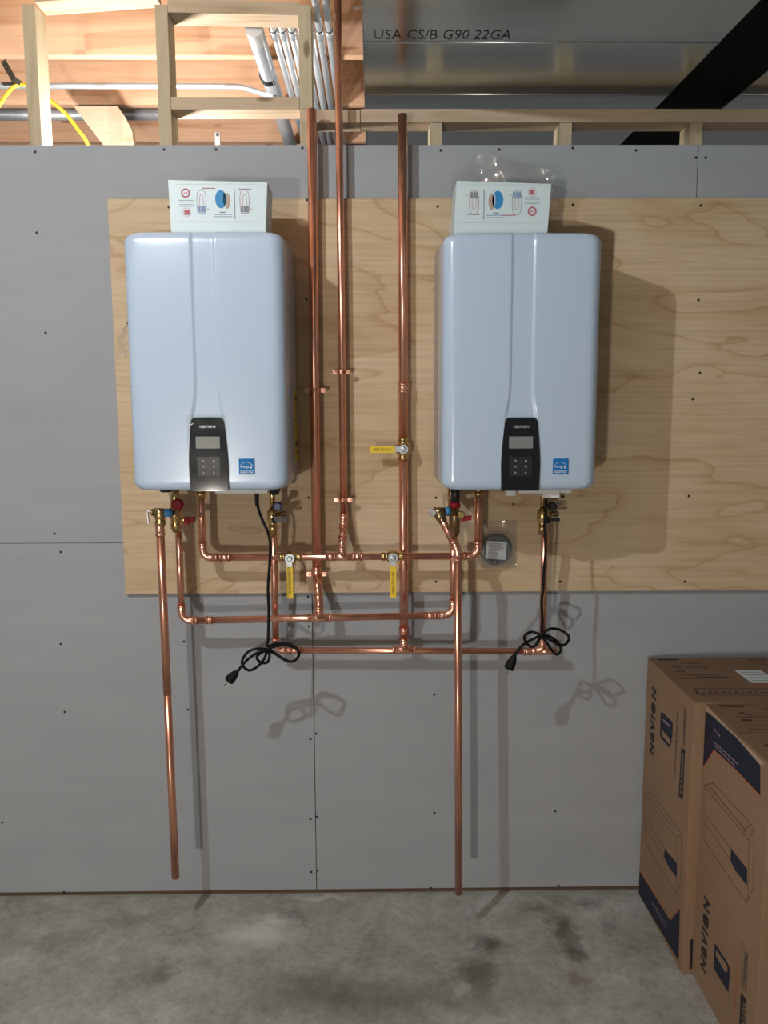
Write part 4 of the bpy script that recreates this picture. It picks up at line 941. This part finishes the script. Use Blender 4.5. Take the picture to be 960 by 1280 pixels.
for i, (pa, pb) in enumerate(((343, 42), (354, 42), (365.5, 42), (377, 42), (388.5, 42), (400, 42), (412, 42))):
    q = PZ(pa, pb, zc); ex = {0: .010, 1: .008, 2: .006, 3: .004, 4: .002, 5: 0, 6: 0}[i]
    conduit(q.x, q.x, zc, .0112, -1.4 if i > 4 else .11, 1.9, ('leftmost slim', 'second slim', 'third slim', 'fourth slim', 'fifth slim', 'sixth slim', 'rightmost slim')[i]+' silver conduit of the bundle running back under the joists', 'slim conduits under the joists', cpl=q.y+.0)
q = PZ(335, 95, 2.825)
conduit(PZ(322, 50, 2.825).x, PZ(352, 150, 2.825).x, 2.825, .028, .11, 2.2, 'thick dull grey conduit left of the slim conduit bundle', 'thick conduits', 'emt_dull')
k = MB().tube([q-Y3*.02, q+Y3*.02], .030, 16); k.build('clamp_band', 'black', [o for o in COL.objects if o.name.startswith('metal_conduit')][-1] if False else bpy.data.objects['metal_conduit.007'])
# the clamp band is positioned in world coordinates relative to its parent
hz = .62
cpts = [P(px, py, -hz) for px, py in ((-260, 107.5), (20, 107.5), (150, 107.5), (280, 108), (300, 109), (315, 112.5), (330, 117.5), (342, 120))]
t = thing('bent_conduit', cpts[2], 'thin silver conduit running level past the studs and bending down to the thick one', 'conduit')
MB().tube(smooth(cpts, 4), .0105, 14).build('tube', 'emt', t)
a_, b_ = P(-300, 143.5, -1.12), P(200, 143, -1.12)
tag(MB().tube([a_, b_], .024, 16).build('drain_pipe', 'emt_dull'), 'dull grey pipe crossing low behind the left studs', 'pipe')
cpts = [P(px, py, -d_) for px, py, d_ in ((-40, 190, .30), (-2, 133, .32), (8, 118, .34), (18, 108, .36), (32, 106, .36), (50, 116, .34), (66, 128, .34), (82, 142, .34), (96, 160, .34), (110, 182, .34), (122, 230, .34))]
tag(MB().tube(smooth(cpts), .0065, 10).build('yellow_cable', 'cable'), 'yellow sheathed cable draped behind the left stud', 'cable')
t = thing('strap_hanger', P(18, 100, -.38), 'dark metal strap hanger holding the cable at the left edge', 'bracket')
a_, b_ = P(5, 78, -.40), P(20, 104, -.37); ax = (b_-a_); k = MB().obox((a_+b_)/2, ax/2*1.15, ax.normalized().cross(Y3)*.010, Y3*.0018); k.build('strap', 'hanger', t)
k = MB(); 
for i in range(4): p = a_+ax*(.1+.22*i); k.tube([p-Y3*.003, p+Y3*.003], .0032, 8)
k.build('strap_hole', 'black', t)
k = MB().obox(P(23, 103, -.365), (.010, 0, -.006), (.003, 0, .008), (0, .010, 0)); k.obox(P(12, 104.5, -.37), (.024, 0, .001), (0, 0, .003), (0, .01, 0)); k.build('cable_clamp', 'hanger', t)
# loose board leaning among the joists
MB().prism([P(px, py, -.78) for px, py in ((92, 133), (147, 133), (156, 146), (165, 163), (167, 178), (170, 200), (142, 200), (128, 180))], (0, .038, 0)).build('diagonal_brace', 'block', ceil)
p = P(272, 172, -.60); k = MB().box((p.x-.010, p.y-.004, p.z-.03), (p.x+.010, p.y+.004, p.z+.018), .002); t = k.build('metal_clip', 'steel_grey', ceil)
MB().tube([p+Vector((0, -.004, .008)), p+Vector((0, -.010, .008))], .005, 10).build('clip_screw', 'black', t)
p2 = P(448, 9, -.25); tag(MB().obox(p2, (.014, 0, .001), (0, .004, 0), (.002, 0, .004)).build('metal_tab', 'galv_edge'), 'small bright metal tab beside the edge of the wide duct', 'bracket')
